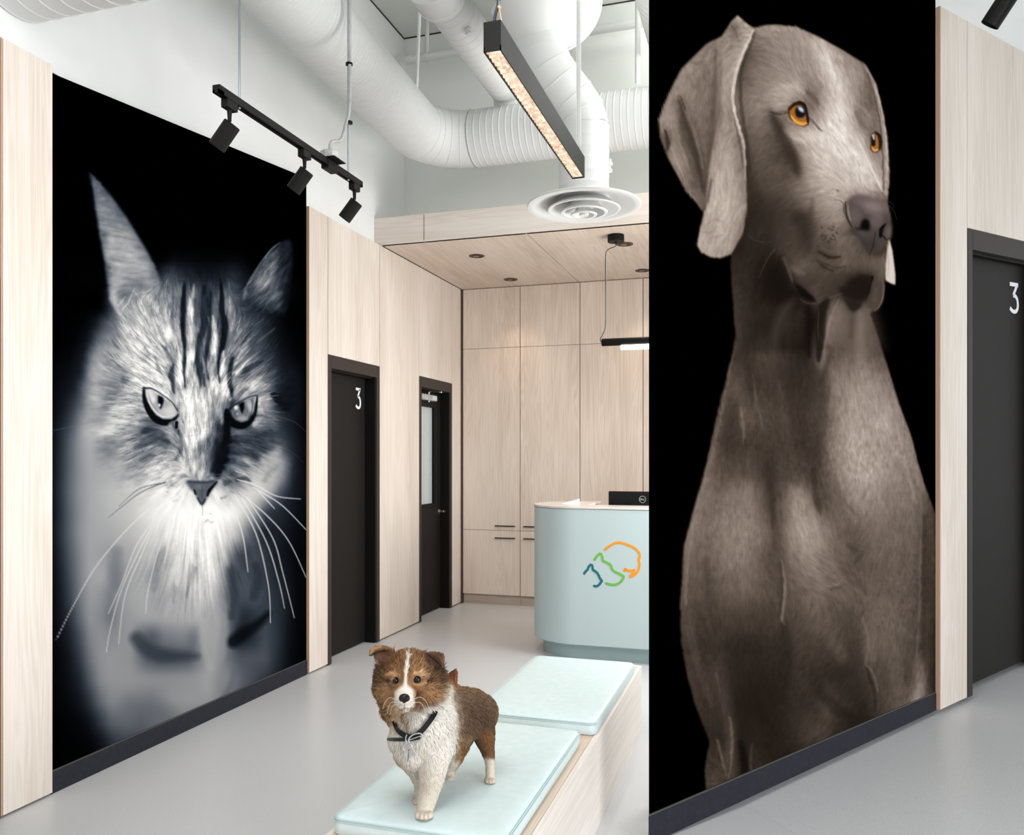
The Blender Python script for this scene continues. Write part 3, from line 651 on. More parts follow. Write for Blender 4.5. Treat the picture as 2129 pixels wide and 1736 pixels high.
# ================================================================ BENCH
bxr = -.641; bxl = -1.235; by0, by1 = 1.75, 4.353; bz = .362
bn = thing('bench', 'low pale larch box bench with two aqua seat cushions on it', 'bench', ((bxr + bxl) / 2, (by0 + by1) / 2, 0))
M['bench'] = wood_mat('limed_larch_bench', srgb(238, 232, 226), srgb(222, 212, 204), 'y', 11)
bx((bxr - .02, by0, 0), (bxr, by1, bz)).build('side_panel', M['bench'], bn, bevel=.001, bseg=1)
bx((bxl, by0, 0), (bxl + .02, by1, bz)).build('side_panel', M['bench'], bn, bevel=.001, bseg=1)
bx((bxl + .021, by1 - .02, 0), (bxr - .021, by1, bz)).build('end_panel', M['bench'], bn)
bx((bxl + .021, by0, 0), (bxr - .021, by0 + .02, bz)).build('end_panel', M['bench'], bn)
bx((bxl + .021, by0 + .021, bz - .02), (bxr - .021, by1 - .021, bz - .001)).build('top', wood_mat('larch_bench_top', srgb(230, 212, 196), srgb(206, 184, 166), 'y', 12), bn)
def cushion(x0, x1, y0, y1, z0, z1, label):
    c = thing('seat_cushion', label, 'cushion', ((x0 + x1) / 2, (y0 + y1) / 2, z0), 'aqua cushions on the bench')
    nx, ny = 30, 44; rad = .022; vs_ = []; fs = []
    def edge(t, L):  # distance profile
        return t
    def ring(inset, z, k=8, rc=.03):
        pts = []; rr = max(rc - inset, .004)
        for cx, cy, a0 in ((x1 - inset - rr, y1 - inset - rr, 0), (x0 + inset + rr, y1 - inset - rr, pi / 2), (x0 + inset + rr, y0 + inset + rr, pi), (x1 - inset - rr, y0 + inset + rr, 1.5 * pi)):
            for i in range(k + 1): pts.append((cx + rr * math.cos(a0 + pi / 2 * i / k), cy + rr * math.sin(a0 + pi / 2 * i / k), z))
        return pts
    H_ = z1 - z0
    rings = [ring(.006, z0), ring(.0, z0 + .005), ring(-.003, z0 + H_ * .45), ring(0, z1 - .013), ring(.002, z1 - .008), ring(.007, z1 - .003), ring(.016, z1), ring(.05, z1 + .004), ring(.12, z1 + .007), ring(.2, z1 + .008)]
    MB().loft(rings).build('cover', M['vinyl'], c, smooth=60)
    pipe = MB()
    for z in (z1 - .0085, z1 - .016):
        r = [Vector(p) for p in ring(-.0012, z)]; n = len(r); rr2 = []
        for i in range(n):
            t_ = (r[(i + 1) % n] - r[i - 1]).normalized(); s_ = t_.cross(ZV)
            rr2.append([r[i] + s_ * .0022, r[i] + ZV * .0022, r[i] - s_ * .0022, r[i] - ZV * .0022])
        pipe.loft(rr2, closed=True)
    pipe.build('piping', M['seam'], c, smooth=60)
    return c
cushion(-1.215, -.688, 2.125, 3.085, bz, .42, 'pale aqua cushion under the puppy')
cushion(-1.175, -.652, 3.19, 4.19, bz, .42, 'pale aqua cushion behind the puppy, towards the desk')
# ================================================================ PRINTED MURALS: the pictures are painted stroke by stroke into per-vertex print colours
class Canvas:
    def __init__(s, u0, v0, u1, v1):
        s.u0, s.v0 = u0, v0; s.w, s.h = int(u1 - u0), int(v1 - v0)
        s.U, s.V = np.meshgrid(u0 + .5 + np.arange(s.w), v0 + .5 + np.arange(s.h))
        s.U = s.U.astype(np.float32); s.V = s.V.astype(np.float32)
        s.L = np.zeros((s.h, s.w), np.float32); s.A = {}
    def blur(s, a, r):
        r = int(round(r))
        if r < 1: return a
        for _ in range(3):
            for ax in (0, 1):
                p = [(0, 0)] * a.ndim; p[ax] = (r + 1, r)
                c = np.cumsum(np.pad(a, p, mode='edge'), axis=ax, dtype=np.float64); n = a.shape[ax]
                sl = lambda i, j: tuple(slice(i, j) if k == ax else slice(None) for k in range(a.ndim))
                a = ((c[sl(2 * r + 1, 2 * r + 1 + n)] - c[sl(0, n)]) / (2 * r + 1)).astype(np.float32)
        return a
    def rows(s, data, soft=5):
        """data: {v: [(u, L), ...]} -> smooth luminance field"""
        vs_ = sorted(data); us = s.u0 + .5 + np.arange(s.w); R = []
        for v in vs_:
            p = sorted(data[v]); R.append(np.interp(us, [a for a, _ in p], [b for _, b in p]))
        R = np.array(R, np.float32); vv = s.v0 + .5 + np.arange(s.h); i = np.clip(np.searchsorted(vs_, vv) - 1, 0, len(vs_) - 2)
        va = np.array(vs_); t = np.clip((vv - va[i]) / (va[i + 1] - va[i]), 0, 1); t = t * t * (3 - 2 * t) * .5 + t * .5
        return s.blur(R[i] * (1 - t)[:, None] + R[i + 1] * t[:, None], soft)
    def win(s, pts, m):
        u = [p[0] for p in pts]; v = [p[1] for p in pts]
        x0 = max(int(min(u) - m - s.u0), 0); x1 = min(int(max(u) + m - s.u0) + 1, s.w); y0 = max(int(min(v) - m - s.v0), 0); y1 = min(int(max(v) + m - s.v0) + 1, s.h)
        return slice(y0, max(y1, y0)), slice(x0, max(x1, x0))
    def poly(s, pts, f=1.0):
        f = max(f, .6); w = s.win(pts, 3 * f + 3); U, V = s.U[w], s.V[w]; ins = np.zeros(U.shape, bool)
        for (a, b), (c, d) in zip(pts, pts[1:] + pts[:1]):
            if b == d: continue
            ins ^= ((b > V) != (d > V)) & (U < (c - a) * (V - b) / (d - b) + a)
        m = ins.astype(np.float32)
        return w, s.blur(m, f) if f >= 1 else m
    def line(s, pts, wd, f=1.0):
        n = len(pts); ws_ = wd if isinstance(wd, (list, tuple)) else [wd] * n
        if len(ws_) != n: ws_ = list(np.interp(np.linspace(0, 1, n), np.linspace(0, 1, len(ws_)), ws_))
        w = s.win(pts, max(ws_) + f + 3); U, V = s.U[w], s.V[w]; m = np.zeros(U.shape, np.float32)
        for i in range(n - 1):
            (a, b), (c, d) = pts[i], pts[i + 1]; dx, dy = c - a, d - b; q = dx * dx + dy * dy + 1e-6
            t = np.clip(((U - a) * dx + (V - b) * dy) / q, 0, 1); D = np.hypot(U - a - t * dx, V - b - t * dy)
            h = (ws_[i] * (1 - t) + ws_[i + 1] * t) / 2
            m = np.maximum(m, np.clip((h - D) / max(f, .5) + .5, 0, 1))
        return w, m
    def put(s, wm, val, al=1.0):
        w, m = wm; s.L[w] = s.L[w] * (1 - m * al) + val * m * al
    def blob(s, u, v, ru, rv, val, al=1.0, ang=0):
        w = s.win([(u, v)], 2.6 * max(ru, rv)); c, d = math.cos(ang), math.sin(ang)
        X, Y = s.U[w] - u, s.V[w] - v; q = ((X * c + Y * d) / ru) ** 2 + ((Y * c - X * d) / rv) ** 2
        s.put((w, np.exp(-q * q * .35 - q * .4)), val, al)
    def spline(s, pts, per=6):
        return [(p.x, p.y) for p in crv([(a, b, 0) for a, b in pts], per)]
    def flow(s, ctrl, power=2.5):
        """unit direction field from (u, v, du, dv) controls"""
        g = 12; uu, vv = s.U[::g, ::g], s.V[::g, ::g]; X = np.zeros(uu.shape); Y = np.zeros(uu.shape)
        for u, v, a, b in ctrl:
            n = math.hypot(a, b); w = 1 / ((uu - u) ** 2 + (vv - v) ** 2 + 400) ** (power / 2); X += w * a / n; Y += w * b / n
        return s.up(X, g), s.up(Y, g)
    def up(s, a, g):
        i = np.clip(np.arange(s.h) / g, 0, a.shape[0] - 1.001); j = np.clip(np.arange(s.w) / g, 0, a.shape[1] - 1.001)
        i0 = i.astype(int); j0 = j.astype(int); fi = (i - i0)[:, None]; fj = (j - j0)[None, :]
        return (a[i0][:, j0] * (1 - fi) * (1 - fj) + a[i0 + 1][:, j0] * fi * (1 - fj) + a[i0][:, j0 + 1] * (1 - fi) * fj + a[i0 + 1][:, j0 + 1] * fi * fj).astype(np.float32)
    def lic(s, img, X, Y, n, step=1.0, fwd=True):
        r = np.hypot(X, Y) + 1e-6; X, Y = X / r, Y / r
        acc = img.copy(); k = 1
        for sg in ((1, -1) if fwd else (1,)):
            px = np.broadcast_to(np.arange(s.w, dtype=np.float32), (s.h, s.w)).copy(); py = np.broadcast_to(np.arange(s.h, dtype=np.float32)[:, None], (s.h, s.w)).copy()
            for _ in range(n):
                ix = np.clip(px, 0, s.w - 1).astype(np.int32); iy = np.clip(py, 0, s.h - 1).astype(np.int32)
                px += sg * step * X[iy, ix]; py += sg * step * Y[iy, ix]
                ix = np.clip(px + .5, 0, s.w - 1).astype(np.int32); iy = np.clip(py + .5, 0, s.h - 1).astype(np.int32)
                acc = acc + img[iy, ix]; k += 1
        return acc / k
    def fur(s, X, Y, amp, length=9, seed=1, ragged=6.0, grain=1):
        """smear the paint along the coat and break it into strands; amp is a 0..1 map"""
        rg = np.random.default_rng(seed); nz = rg.standard_normal((s.h, s.w)).astype(np.float32)
        if grain > 1: nz = s.blur(nz, 1) * .75 + nz * .25
        st = s.lic(nz, X, Y, length); st /= st.std()
        nz2 = s.blur(rg.standard_normal((s.h, s.w)).astype(np.float32), 2); st2 = s.lic(nz2, X, Y, int(length * 1.8)); st2 /= st2.std()
        r = np.hypot(X, Y) + 1e-6; d = np.clip(st2, -1.8, 1.8) * ragged * np.clip(amp * 3, 0, 1)
        ix = np.clip(np.arange(s.w)[None, :] + d * X / r, 0, s.w - 1).astype(int); iy = np.clip(np.arange(s.h)[:, None] + d * Y / r, 0, s.h - 1).astype(int)
        L = s.L[iy, ix]; L = L * (1 - np.clip(amp * 3, 0, 1)) + s.lic(L, X, Y, 2) * np.clip(amp * 3, 0, 1)
        s.L = np.clip(L * (1 + amp * (.62 * st + .42 * st2)), 0, 255)
    def sample(s, rgb, u, v):
        x = np.clip(u - s.u0 - .5, 0, s.w - 1.001); y = np.clip(v - s.v0 - .5, 0, s.h - 1.001); i = x.astype(int); j = y.astype(int); a = (x - i)[..., None]; b = (y - j)[..., None]
        return rgb[j, i] * (1 - a) * (1 - b) + rgb[j, i + 1] * a * (1 - b) + rgb[j + 1, i] * (1 - a) * b + rgb[j + 1, i + 1] * a * b
def hairs(C, fx, fy, amp, n, ln, lo, hi, w=(1.6, 1.0), al=.7, seed=2, thr=.05):
    """single hairs laid along the coat, a little lighter or darker than what they lie on"""
    rg = np.random.default_rng(seed); p = np.argwhere(amp > thr)
    for j, i in p[rg.choice(len(p), n)]:
        x, y = float(i), float(j); L0 = C.L[j, i]; pts = []; k = rg.uniform(.6, 1.3) * ln / 5; bend = rg.normal(0, .05)
        for _ in range(6):
            pts.append((C.u0 + x + .5, C.v0 + y + .5)); a, b = int(min(max(y, 0), C.h - 1)), int(min(max(x, 0), C.w - 1))
            fx_, fy_ = fx[a, b], fy[a, b]; r = math.hypot(fx_, fy_) + 1e-6; x += k * (fx_ / r - bend * _ * fy_ / r); y += k * (fy_ / r + bend * _ * fx_ / r)
        f = rg.uniform(*hi) if rg.random() < .55 else rg.uniform(*lo)
        C.put(C.line(pts, list(w), 1), min(L0 * f, 245), al)
def lin(a):
    a = a / 255.0; return np.where(a <= .04045, a / 12.92, ((a + .055) / 1.055) ** 2.4)
# ---------------------------------------------------------------- cat
def paint_cat():
    C = Canvas(103, 140, 641, 1612)
    a = lambda x, y: (100 + x / 3.046, 330 + y / 3.046)
    b = lambda x, y: (100 + x / 2.315, 850 + y / 2.315)
    rows = {}
    def R5(y, t): rows[330 + y / 3.046] = [(100 + float(p.split(':')[0]) / 3.046, float(p.split(':')[1])) for p in t.split()]
    def R6(y, t): rows[850 + y / 2.315] = [(100 + float(p.split(':')[0]) / 2.315, float(p.split(':')[1])) for p in t.split()]
    R5(560, '0:0 1640:0'); R5(630, '0:0 740:0 800:14 900:10 1100:8 1180:10 1300:0 1640:0'); R5(700, '0:0 690:4 720:40 790:62 870:38 1000:30 1100:34 1170:46 1260:12 1320:0 1640:0')
    R5(770, '0:0 680:6 705:80 800:100 850:75 900:62 1000:48 1100:50 1160:78 1220:40 1300:14 1640:0')
    R5(850, '0:0 360:0 380:60 420:110 700:145 760:125 820:142 880:100 950:95 1000:74 1060:84 1140:128 1200:78 1240:60 1300:42 1400:16 1640:0')
    R5(950, '0:0 330:0 380:30 420:90 480:165 550:170 620:185 700:165 760:125 820:140 900:120 950:75 1050:75 1150:130 1200:80 1260:55 1340:35 1420:20 1500:3 1640:0')
    R5(1050, '0:0 230:3 300:25 350:75 420:105 470:160 550:195 650:190 750:175 830:130 900:165 970:75 1040:115 1090:60 1150:130 1220:90 1300:75 1380:50 1440:25 1510:4 1640:0')
    R5(1150, '0:0 180:3 260:25 320:105 380:128 450:160 550:200 650:200 750:190 830:160 900:190 960:80 1050:135 1100:60 1150:115 1230:110 1300:95 1380:65 1450:28 1530:8 1640:0')
    R5(1250, '0:2 150:6 230:30 280:130 350:150 450:178 550:210 650:192 740:190 800:160 900:200 960:85 1050:150 1090:80 1150:115 1230:130 1300:90 1380:75 1450:45 1530:15 1600:5 1640:2')
    R5(1350, '0:4 120:12 210:30 260:138 320:168 400:160 480:125 560:210 640:218 720:205 790:130 850:210 900:215 960:110 1050:172 1110:200 1160:120 1230:122 1280:140 1350:130 1430:85 1500:38 1570:30 1620:8 1640:4')
    R5(1450, '0:5 90:14 170:30 240:122 300:165 360:150 420:95 480:150 540:210 600:190 700:225 760:190 800:150 860:215 920:210 980:160 1050:190 1120:210 1170:170 1250:180 1330:190 1400:150 1450:50 1520:30 1590:30 1630:8')
    R5(1550, '0:8 60:14 130:35 200:85 260:158 330:150 380:115 440:188 520:212 580:170 700:190 820:190 860:230 920:220 1000:190 1060:160 1110:140 1150:70 1240:100 1330:160 1400:170 1450:45 1520:22 1580:30 1630:8')
    R5(1650, '0:8 50:18 100:36 160:80 230:150 290:155 350:155 400:200 470:200 540:165 600:130 660:90 760:60 830:150 870:225 940:220 1000:190 1050:125 1090:60 1150:25 1250:20 1340:150 1420:115 1480:60 1540:35 1600:15 1640:5')
    R5(1736, '0:10 60:30 130:75 230:165 330:200 380:208 440:180 500:150 560:120 620:95 680:130 760:170 830:70 870:215 960:210 1020:150 1060:100 1090:30 1160:115 1250:105 1350:85 1450:70 1530:40 1600:12 1640:6')
    R6(150, '0:8 20:15 60:42 100:88 150:140 200:168 250:155 280:125 330:160 400:135 450:95 520:90 570:110 620:135 660:195 710:205 750:150 800:90 840:28 880:35 930:70 1000:52 1060:70 1110:100 1170:40 1230:10')
    R6(200, '0:8 20:14 60:46 100:90 150:140 200:165 280:122 350:150 420:132 500:140 560:145 620:125 660:172 700:188 740:160 780:85 820:28 860:35 900:65 960:90 1020:70 1060:95 1110:140 1150:60 1220:15')
    R6(250, '0:8 20:14 60:48 100:92 150:138 200:162 280:140 350:155 420:140 460:105 520:180 600:190 650:165 700:182 740:155 780:85 820:22 860:45 900:100 950:130 1000:115 1050:150 1100:170 1140:130 1180:40 1230:10')
    R6(300, '0:8 20:15 60:50 100:95 150:136 200:160 280:165 340:165 420:135 500:200 600:210 650:192 700:190 750:170 800:100 830:60 870:95 920:135 960:170 1020:190 1070:188 1130:140 1180:40 1230:15')
    R6(350, '0:8 20:16 60:52 100:98 150:138 200:160 300:170 400:175 500:212 570:195 620:205 660:190 740:150 820:150 850:130 880:105 930:140 980:190 1030:200 1080:180 1130:115 1180:32 1230:15')
    R6(400, '0:8 20:18 60:55 100:100 150:140 200:160 300:180 400:190 500:216 600:228 660:228 740:190 820:222 870:160 920:178 960:210 1020:200 1070:165 1120:80 1180:28 1230:15')
    R6(450, '0:8 20:16 60:52 100:98 150:138 200:160 300:178 400:190 500:222 600:240 680:242 745:215 800:238 860:205 930:222 980:195 1040:135 1080:80 1140:40 1200:20 1230:12')
    R6(500, '0:8 20:15 60:50 100:95 150:135 200:160 300:175 400:190 500:226 600:242 700:250 800:250 900:232 980:165 1050:60 1120:40 1200:18 1230:10')
    R6(600, '0:8 20:18 60:55 100:95 150:140 200:160 300:165 400:180 500:205 600:232 700:247 800:240 900:190 960:110 1040:32 1100:35 1200:12 1230:8')
    R6(700, '0:6 20:15 60:45 100:85 150:130 200:160 300:150 400:165 500:190 550:172 620:222 700:225 760:235 840:190 900:85 950:62 1000:75 1060:50 1100:30 1200:8')
    R6(800, '0:6 20:12 60:35 100:75 150:125 200:160 260:165 330:130 400:160 460:165 520:150 580:190 650:215 700:192 750:220 810:200 880:75 950:80 1020:70 1100:40 1200:8')
    R6(900, '0:5 20:12 60:30 100:65 150:120 200:155 250:150 300:125 400:165 460:170 520:155 600:170 680:177 740:200 800:185 860:100 920:75 1000:85 1060:60 1120:45 1200:8')
    R6(1000, '0:4 20:10 60:25 100:50 150:105 200:150 250:140 300:118 360:150 450:165 550:165 650:170 720:175 780:160 830:165 880:95 940:45 1000:55 1060:70 1120:45 1200:8')
    R6(1100, '0:3 20:8 60:18 100:35 150:80 200:135 250:148 300:142 360:150 400:150 440:110 500:90 560:125 650:135 700:115 760:165 820:160 870:110 920:28 980:45 1040:80 1100:60 1160:20 1220:5')
    R6(1200, '0:2 20:6 60:12 100:25 150:60 200:120 250:150 300:155 400:150 470:100 530:80 600:82 680:92 740:140 800:165 860:122 920:88 980:90 1050:88 1100:52 1160:18 1220:4')
    R6(1300, '0:2 60:10 100:20 150:40 200:95 250:145 300:155 400:155 500:150 600:150 700:155 770:165 830:142 880:140 940:100 1000:80 1060:60 1150:20 1230:5')
    R6(1400, '0:1 20:4 100:12 150:25 200:60 250:115 300:145 400:140 500:132 600:155 700:160 780:160 850:130 900:110 1000:70 1230:10')
    R6(1500, '0:1 100:6 150:10 200:25 250:65 300:110 380:116 450:106 550:126 650:140 700:138 900:90 1230:10')
    R6(1600, '0:1 100:3 150:5 200:8 260:30 320:70 400:86 500:96 700:90 1230:10'); R6(1736, '0:1 200:4 260:12 400:60 600:60 1230:10')
    C.L = C.rows(rows, 4)
    # soft body marks
    for pts, w, L, al, f in (
        ([b(425, 1105), b(480, 1160), b(560, 1185), b(640, 1190), b(715, 1190)], [26, 30, 26, 18, 10], 62, .75, 16),
        ([b(890, 1120), b(950, 1075), b(1010, 1035), b(1060, 985)], [26, 26, 18, 12], 14, .85, 12),
        ([b(330, 690), b(320, 790), b(330, 850)], 24, 120, .6, 16), ([b(545, 690), b(520, 780), b(505, 860)], 16, 138, .6, 9),
        ([b(705, 740), b(690, 800), b(665, 880)], 9, 150, .7, 6), ([b(610, 850), b(600, 920)], 10, 135, .5, 8),
        ([b(880, 780), b(895, 900), b(880, 1000)], 16, 55, .6, 8), ([b(1000, 760), b(1010, 830), b(990, 900)], 20, 45, .6, 10),
        ([b(845, 1000), b(850, 1090), b(830, 1200)], 14, 150, .6, 10), ([b(760, 1000), b(745, 1100), b(780, 1250)], 14, 175, .5, 10),
        ([b(900, 1240), b(880, 1330), b(840, 1400)], 14, 110, .6, 8), ([b(400, 1430), b(480, 1440), b(560, 1470)], 40, 105, .4, 30)):
        C.put(C.line(C.spline(pts), w, f), L, al)
    body = C.L.copy()
    # ears
    le = [a(258, 82), a(282, 190), a(300, 330), a(330, 500), a(355, 640), a(370, 760), a(390, 900), a(440, 985), a(560, 990), a(700, 900), a(722, 800), a(670, 665), a(600, 540), a(500, 375), a(400, 235), a(320, 140)]
    w, m = C.poly(le, 2.0)
    er = {}
    def RE(y, t): er[330 + y / 3.046] = [(100 + float(p.split(':')[0]) / 3.046, float(p.split(':')[1])) for p in t.split()]
    RE(80, '250:70 300:70'); RE(170, '270:100 300:115 340:100 380:50'); RE(300, '290:110 320:130 380:128 430:105 470:70'); RE(420, '300:120 340:140 400:140 470:135 530:100'); RE(500, '320:130 350:105 400:165 480:155 550:130 600:85')
    RE(600, '340:110 380:165 450:165 520:170 600:140 640:110'); RE(700, '360:70 400:130 450:170 540:160 620:155 690:120'); RE(800, '370:80 410:175 450:150 500:130 560:130 640:160 720:130'); RE(880, '385:140 420:180 460:135 500:125 560:150 640:165 720:120'); RE(990, '400:150 450:170 520:170 600:180 720:150')
    E = C.rows(er, 3); C.L[w] = C.L[w] * (1 - m) + E[w] * m
    for x, y, r, L in ((352, 485, 18, 85), (378, 690, 16, 80), (470, 860, 34, 105), (560, 800, 40, 120)): C.blob(*a(x, y), r / 3, r / 4, L, .7)
    for q in ([(470, 960), (520, 880), (545, 820)], [(600, 930), (560, 860), (540, 830)], [(440, 930), (490, 870)]): C.put(C.line([a(*p) for p in q], [2.5, .8], 1), 205, .8)
    re_ = [a(1530, 512), a(1480, 522), a(1420, 560), a(1330, 680), a(1270, 780), a(1235, 870), a(1255, 930), a(1340, 940), a(1420, 985), a(1498, 1010), a(1515, 940), a(1535, 820), a(1548, 690), a(1552, 570)]
    w, m = C.poly(re_, 2.0); er = {}
    RE(510, '1420:20 1500:35 1560:25'); RE(600, '1370:70 1420:62 1480:50 1550:24'); RE(700, '1300:85 1340:80 1400:110 1450:85 1500:45 1550:20'); RE(780, '1250:110 1290:80 1340:120 1400:120 1450:85 1510:30 1550:12'); RE(860, '1230:120 1260:60 1320:90 1400:115 1450:80 1500:28'); RE(940, '1240:60 1300:40 1380:60 1450:75 1500:25'); RE(1010, '1240:30 1400:20 1500:10')
    E = C.rows(er, 3); C.L[w] = C.L[w] * (1 - m) + E[w] * m
    C.put(C.line(C.spline([a(1238, 880), a(1262, 800), a(1325, 690), a(1410, 575), a(1470, 530)]), [5, 5, 3, 2], 2), 150, .6)
    # forehead stripes
    t = lambda x, y: (270 + x / 3.616, 640 + y / 3.616)
    def TS(pts, w_, L, al=.86, f=4):
        C.put(C.line(C.spline([t(*q) for q in pts]), [k / 3.616 for k in w_], f), L, al)
    for p, w_, L in (([(412, -210), (404, -100), (400, 0), (395, 150), (410, 300), (408, 450), (415, 600)], [10, 30, 42, 36, 28, 26, 12], 14), ([(680, -220), (688, -100), (690, 0), (712, 150), (692, 300), (667, 420), (672, 560)], [10, 30, 44, 50, 40, 30, 12], 14),
        ([(560, -150), (560, 0), (555, 150), (522, 250), (502, 380), (522, 520), (530, 600)], [40, 60, 50, 36, 34, 26, 10], 36), ([(605, -120), (600, 0), (600, 150), (582, 300), (562, 420), (590, 540)], [20, 36, 32, 30, 26, 12], 36), ([(530, 420), (545, 500), (560, 590)], [20, 30, 12], 60),
        ([(765, 380), (748, 500), (755, 600), (768, 660)], [20, 40, 34, 12], 24), ([(322, 420), (308, 520), (332, 640)], [20, 46, 16], 46), ([(190, 370), (212, 450), (230, 490)], [16, 34, 12], 118), ([(110, 300), (150, 350)], [30, 14], 130), ([(270, 300), (290, 370)], [16, 10], 120),
        ([(478, -180), (466, -80), (455, 0), (450, 150), (456, 350), (440, 500), (450, 640)], [8, 30, 46, 46, 58, 52, 30], 206), ([(622, 60), (640, 250), (622, 400), (610, 600)], [14, 40, 36, 20], 190), ([(545, 380), (560, 450), (572, 520)], [8, 14, 8], 150), ([(702, 330), (692, 480), (720, 620), (748, 690)], [18, 42, 42, 20], 206),
        ([(368, 300), (375, 450), (390, 640)], [14, 46, 36], 214), ([(520, 100), (505, 180), (490, 260)], [8, 14, 8], 130), ([(590, 60), (600, 130)], [10, 6], 110), ([(745, -60), (740, 60), (760, 160)], [16, 26, 10], 140), ([(250, 480), (280, 560), (300, 620)], [20, 40, 20], 220),
        ([(770, 480), (838, 320), (900, 230)], [14, 16, 5], 185), ([(800, 490), (880, 400), (975, 330)], [16, 14, 5], 185), ([(760, 320), (800, 220), (840, 160)], [12, 12, 5], 140), ([(860, 480), (930, 430), (1000, 400)], [40, 46, 10], 46), ([(830, 280), (900, 180)], [18, 6], 48), ([(950, 260), (1040, 190), (1090, 150)], [10, 12, 4], 120), ([(930, 130), (1000, 90)], [14, 6], 110),
        ([(785, 620), (900, 565), (1050, 580)], [16, 44, 14], 176), ([(830, 520), (900, 500)], [14, 6], 70), ([(1070, 640), (1120, 690), (1180, 760)], [30, 70, 40], 22), ([(960, 720), (985, 800), (930, 890)], [26, 66, 20], 176), ([(1000, 720), (1040, 830)], [30, 10], 140)):
        TS(p, w_, L)
    # cheeks, bridge of the nose, muzzle
    for p, w_, L, al, f in (([(-40, 540), (20, 520)], [50, 20], 90, .6, 8), ([(120, 930), (210, 950), (290, 1010)], [50, 80, 30], 52, .75, 7), ([(30, 1055), (170, 1010), (270, 1050)], [16, 40, 20], 84, .65, 6), ([(80, 1145), (150, 1110), (200, 1110)], [30, 36, 12], 84, .7, 5), ([(0, 960), (60, 1000)], [24, 10], 120, .5, 5), ([(370, 950), (385, 1050), (350, 1140)], [26, 40, 20], 80, .75, 6), ([(290, 900), (330, 1000)], [30, 24], 190, .6, 6),
        ([(720, 860), (722, 1000), (690, 1120), (650, 1260)], [50, 60, 100, 40], 12, .92, 7), ([(640, 880), (610, 980), (570, 1080)], [26, 50, 30], 96, .7, 7), ([(650, 1000), (660, 1120), (620, 1220)], [40, 70, 40], 26, .8, 8), ([(500, 1000), (540, 1050), (480, 1130)], [40, 60, 40], 130, .5, 10), ([(440, 700), (470, 850), (450, 1000)], [70, 90, 50], 222, .6, 10), ([(560, 680), (560, 800), (520, 940)], [60, 70, 40], 212, .5, 10), ([(640, 640), (650, 760), (640, 860)], [30, 36, 20], 130, .5, 7), ([(690, 700), (690, 860)], [20, 30], 165, .6, 6),
        ([(800, 970), (900, 980), (1060, 930)], [40, 80, 30], 58, .7, 8), ([(820, 1070), (900, 1090), (970, 1140)], [36, 56, 24], 48, .7, 6), ([(1060, 1000), (1120, 1010), (1190, 990)], [20, 24, 16], 46, .4, 8), ([(820, 1170), (880, 1190)], [26, 14], 60, .6, 5), ([(930, 1250), (1020, 1150), (1110, 1070)], [40, 70, 40], 178, .5, 12), ([(1000, 1300), (1060, 1230), (1120, 1180)], [20, 40, 20], 120, .5, 10),
        ([(720, 1310), (750, 1300)], [50, 26], 66, .75, 5), ([(760, 1250), (775, 1260)], [22, 14], 56, .7, 4), ([(800, 1290), (860, 1280), (900, 1300)], [26, 34, 14], 44, .7, 4), ([(690, 1430), (730, 1410)], [20, 12], 130, .6, 4), ([(760, 1380), (790, 1400)], [16, 10], 110, .6, 4), ([(300, 1300), (330, 1340)], [26, 14], 150, .6, 5), ([(270, 1330), (290, 1350)], [14, 8], 140, .5, 4), ([(330, 1450), (360, 1440)], [24, 12], 190, .5, 5), ([(560, 1590), (620, 1600)], [14, 8], 140, .5, 4), ([(20, 1280), (60, 1300)], [60, 30], 150, .5, 12)):
        TS(p, w_, L, al, f)
    # coat: sharp on the face, dissolving into blur behind
    X, Y = (C.U - 412), (C.V - 905)
    fx, fy = C.flow([(412, 700, 0, -1), (380, 620, -.1, -1), (440, 620, .1, -1), (300, 760, -1, -.7), (260, 680, -.8, -1), (530, 760, 1, -.9), (560, 700, 1, -1), (250, 850, -1, .0), (300, 950, -1, .5), (570, 880, 1, .1), (540, 960, 1, .5), (350, 1010, -1, .5), (480, 1010, 1, .5), (412, 850, 0, -1), (412, 960, .05, -1), (390, 1040, -.4, 1), (450, 1050, .4, 1), (230, 520, 1, .25), (280, 560, 1, .1), (570, 570, -.6, 1), (540, 600, -1, 1), (400, 1200, 0, 1)], 3)
    q = ((C.U - 405) / 215) ** 2 + ((C.V - 800) / 285) ** 2
    amp = .27 * np.clip(1.25 - q, 0, 1) * np.clip(1.2 - np.clip((C.V - 960) / 110, 0, 1.2), 0, 1)
    ear = C.poly(le, 6); A2 = np.zeros_like(amp); A2[ear[0]] = ear[1] * .12; ear = C.poly(re_, 5); A2[ear[0]] = np.maximum(A2[ear[0]], ear[1] * .38); amp = np.maximum(amp, A2)
    clump = C.lic(C.blur(np.random.default_rng(8).standard_normal((C.h, C.w)).astype(np.float32), 2), fx, fy, 14); clump /= clump.std()
    C.L = np.clip(C.L * (1 + .5 * amp * np.clip(clump, -2, 2)), 0, 255)
    C.fur(fx, fy, amp, 7, 3, 3.0, 1)
    hairs(C, fx, fy, amp, 2200, 16, (.45, .78), (1.12, 1.5), (1.7, 1.3, .7), .55, 2, .15)
    chest = np.clip(1 - ((C.U - 410) / 150) ** 2 - ((C.V - 1180) / 130) ** 2, 0, 1) * .10
    C.fur(C.U * 0 + (C.U - 410) * .004, C.U * 0 + 1, chest, 34, 9, 22.0, 2)
    C.L *= 1 - .38 * np.clip((C.U - 515) / 70, 0, 1) * np.clip(1 - np.abs(C.V - 720) / 230, 0, 1)
    C.L *= 1 - .45 * np.clip((640 - C.V) / 90, 0, 1) * np.clip(1 - np.abs(C.U - 430) / 120, 0, 1) ** .5
    # eyes
    T = lambda *z: [t(*q) for q in z]
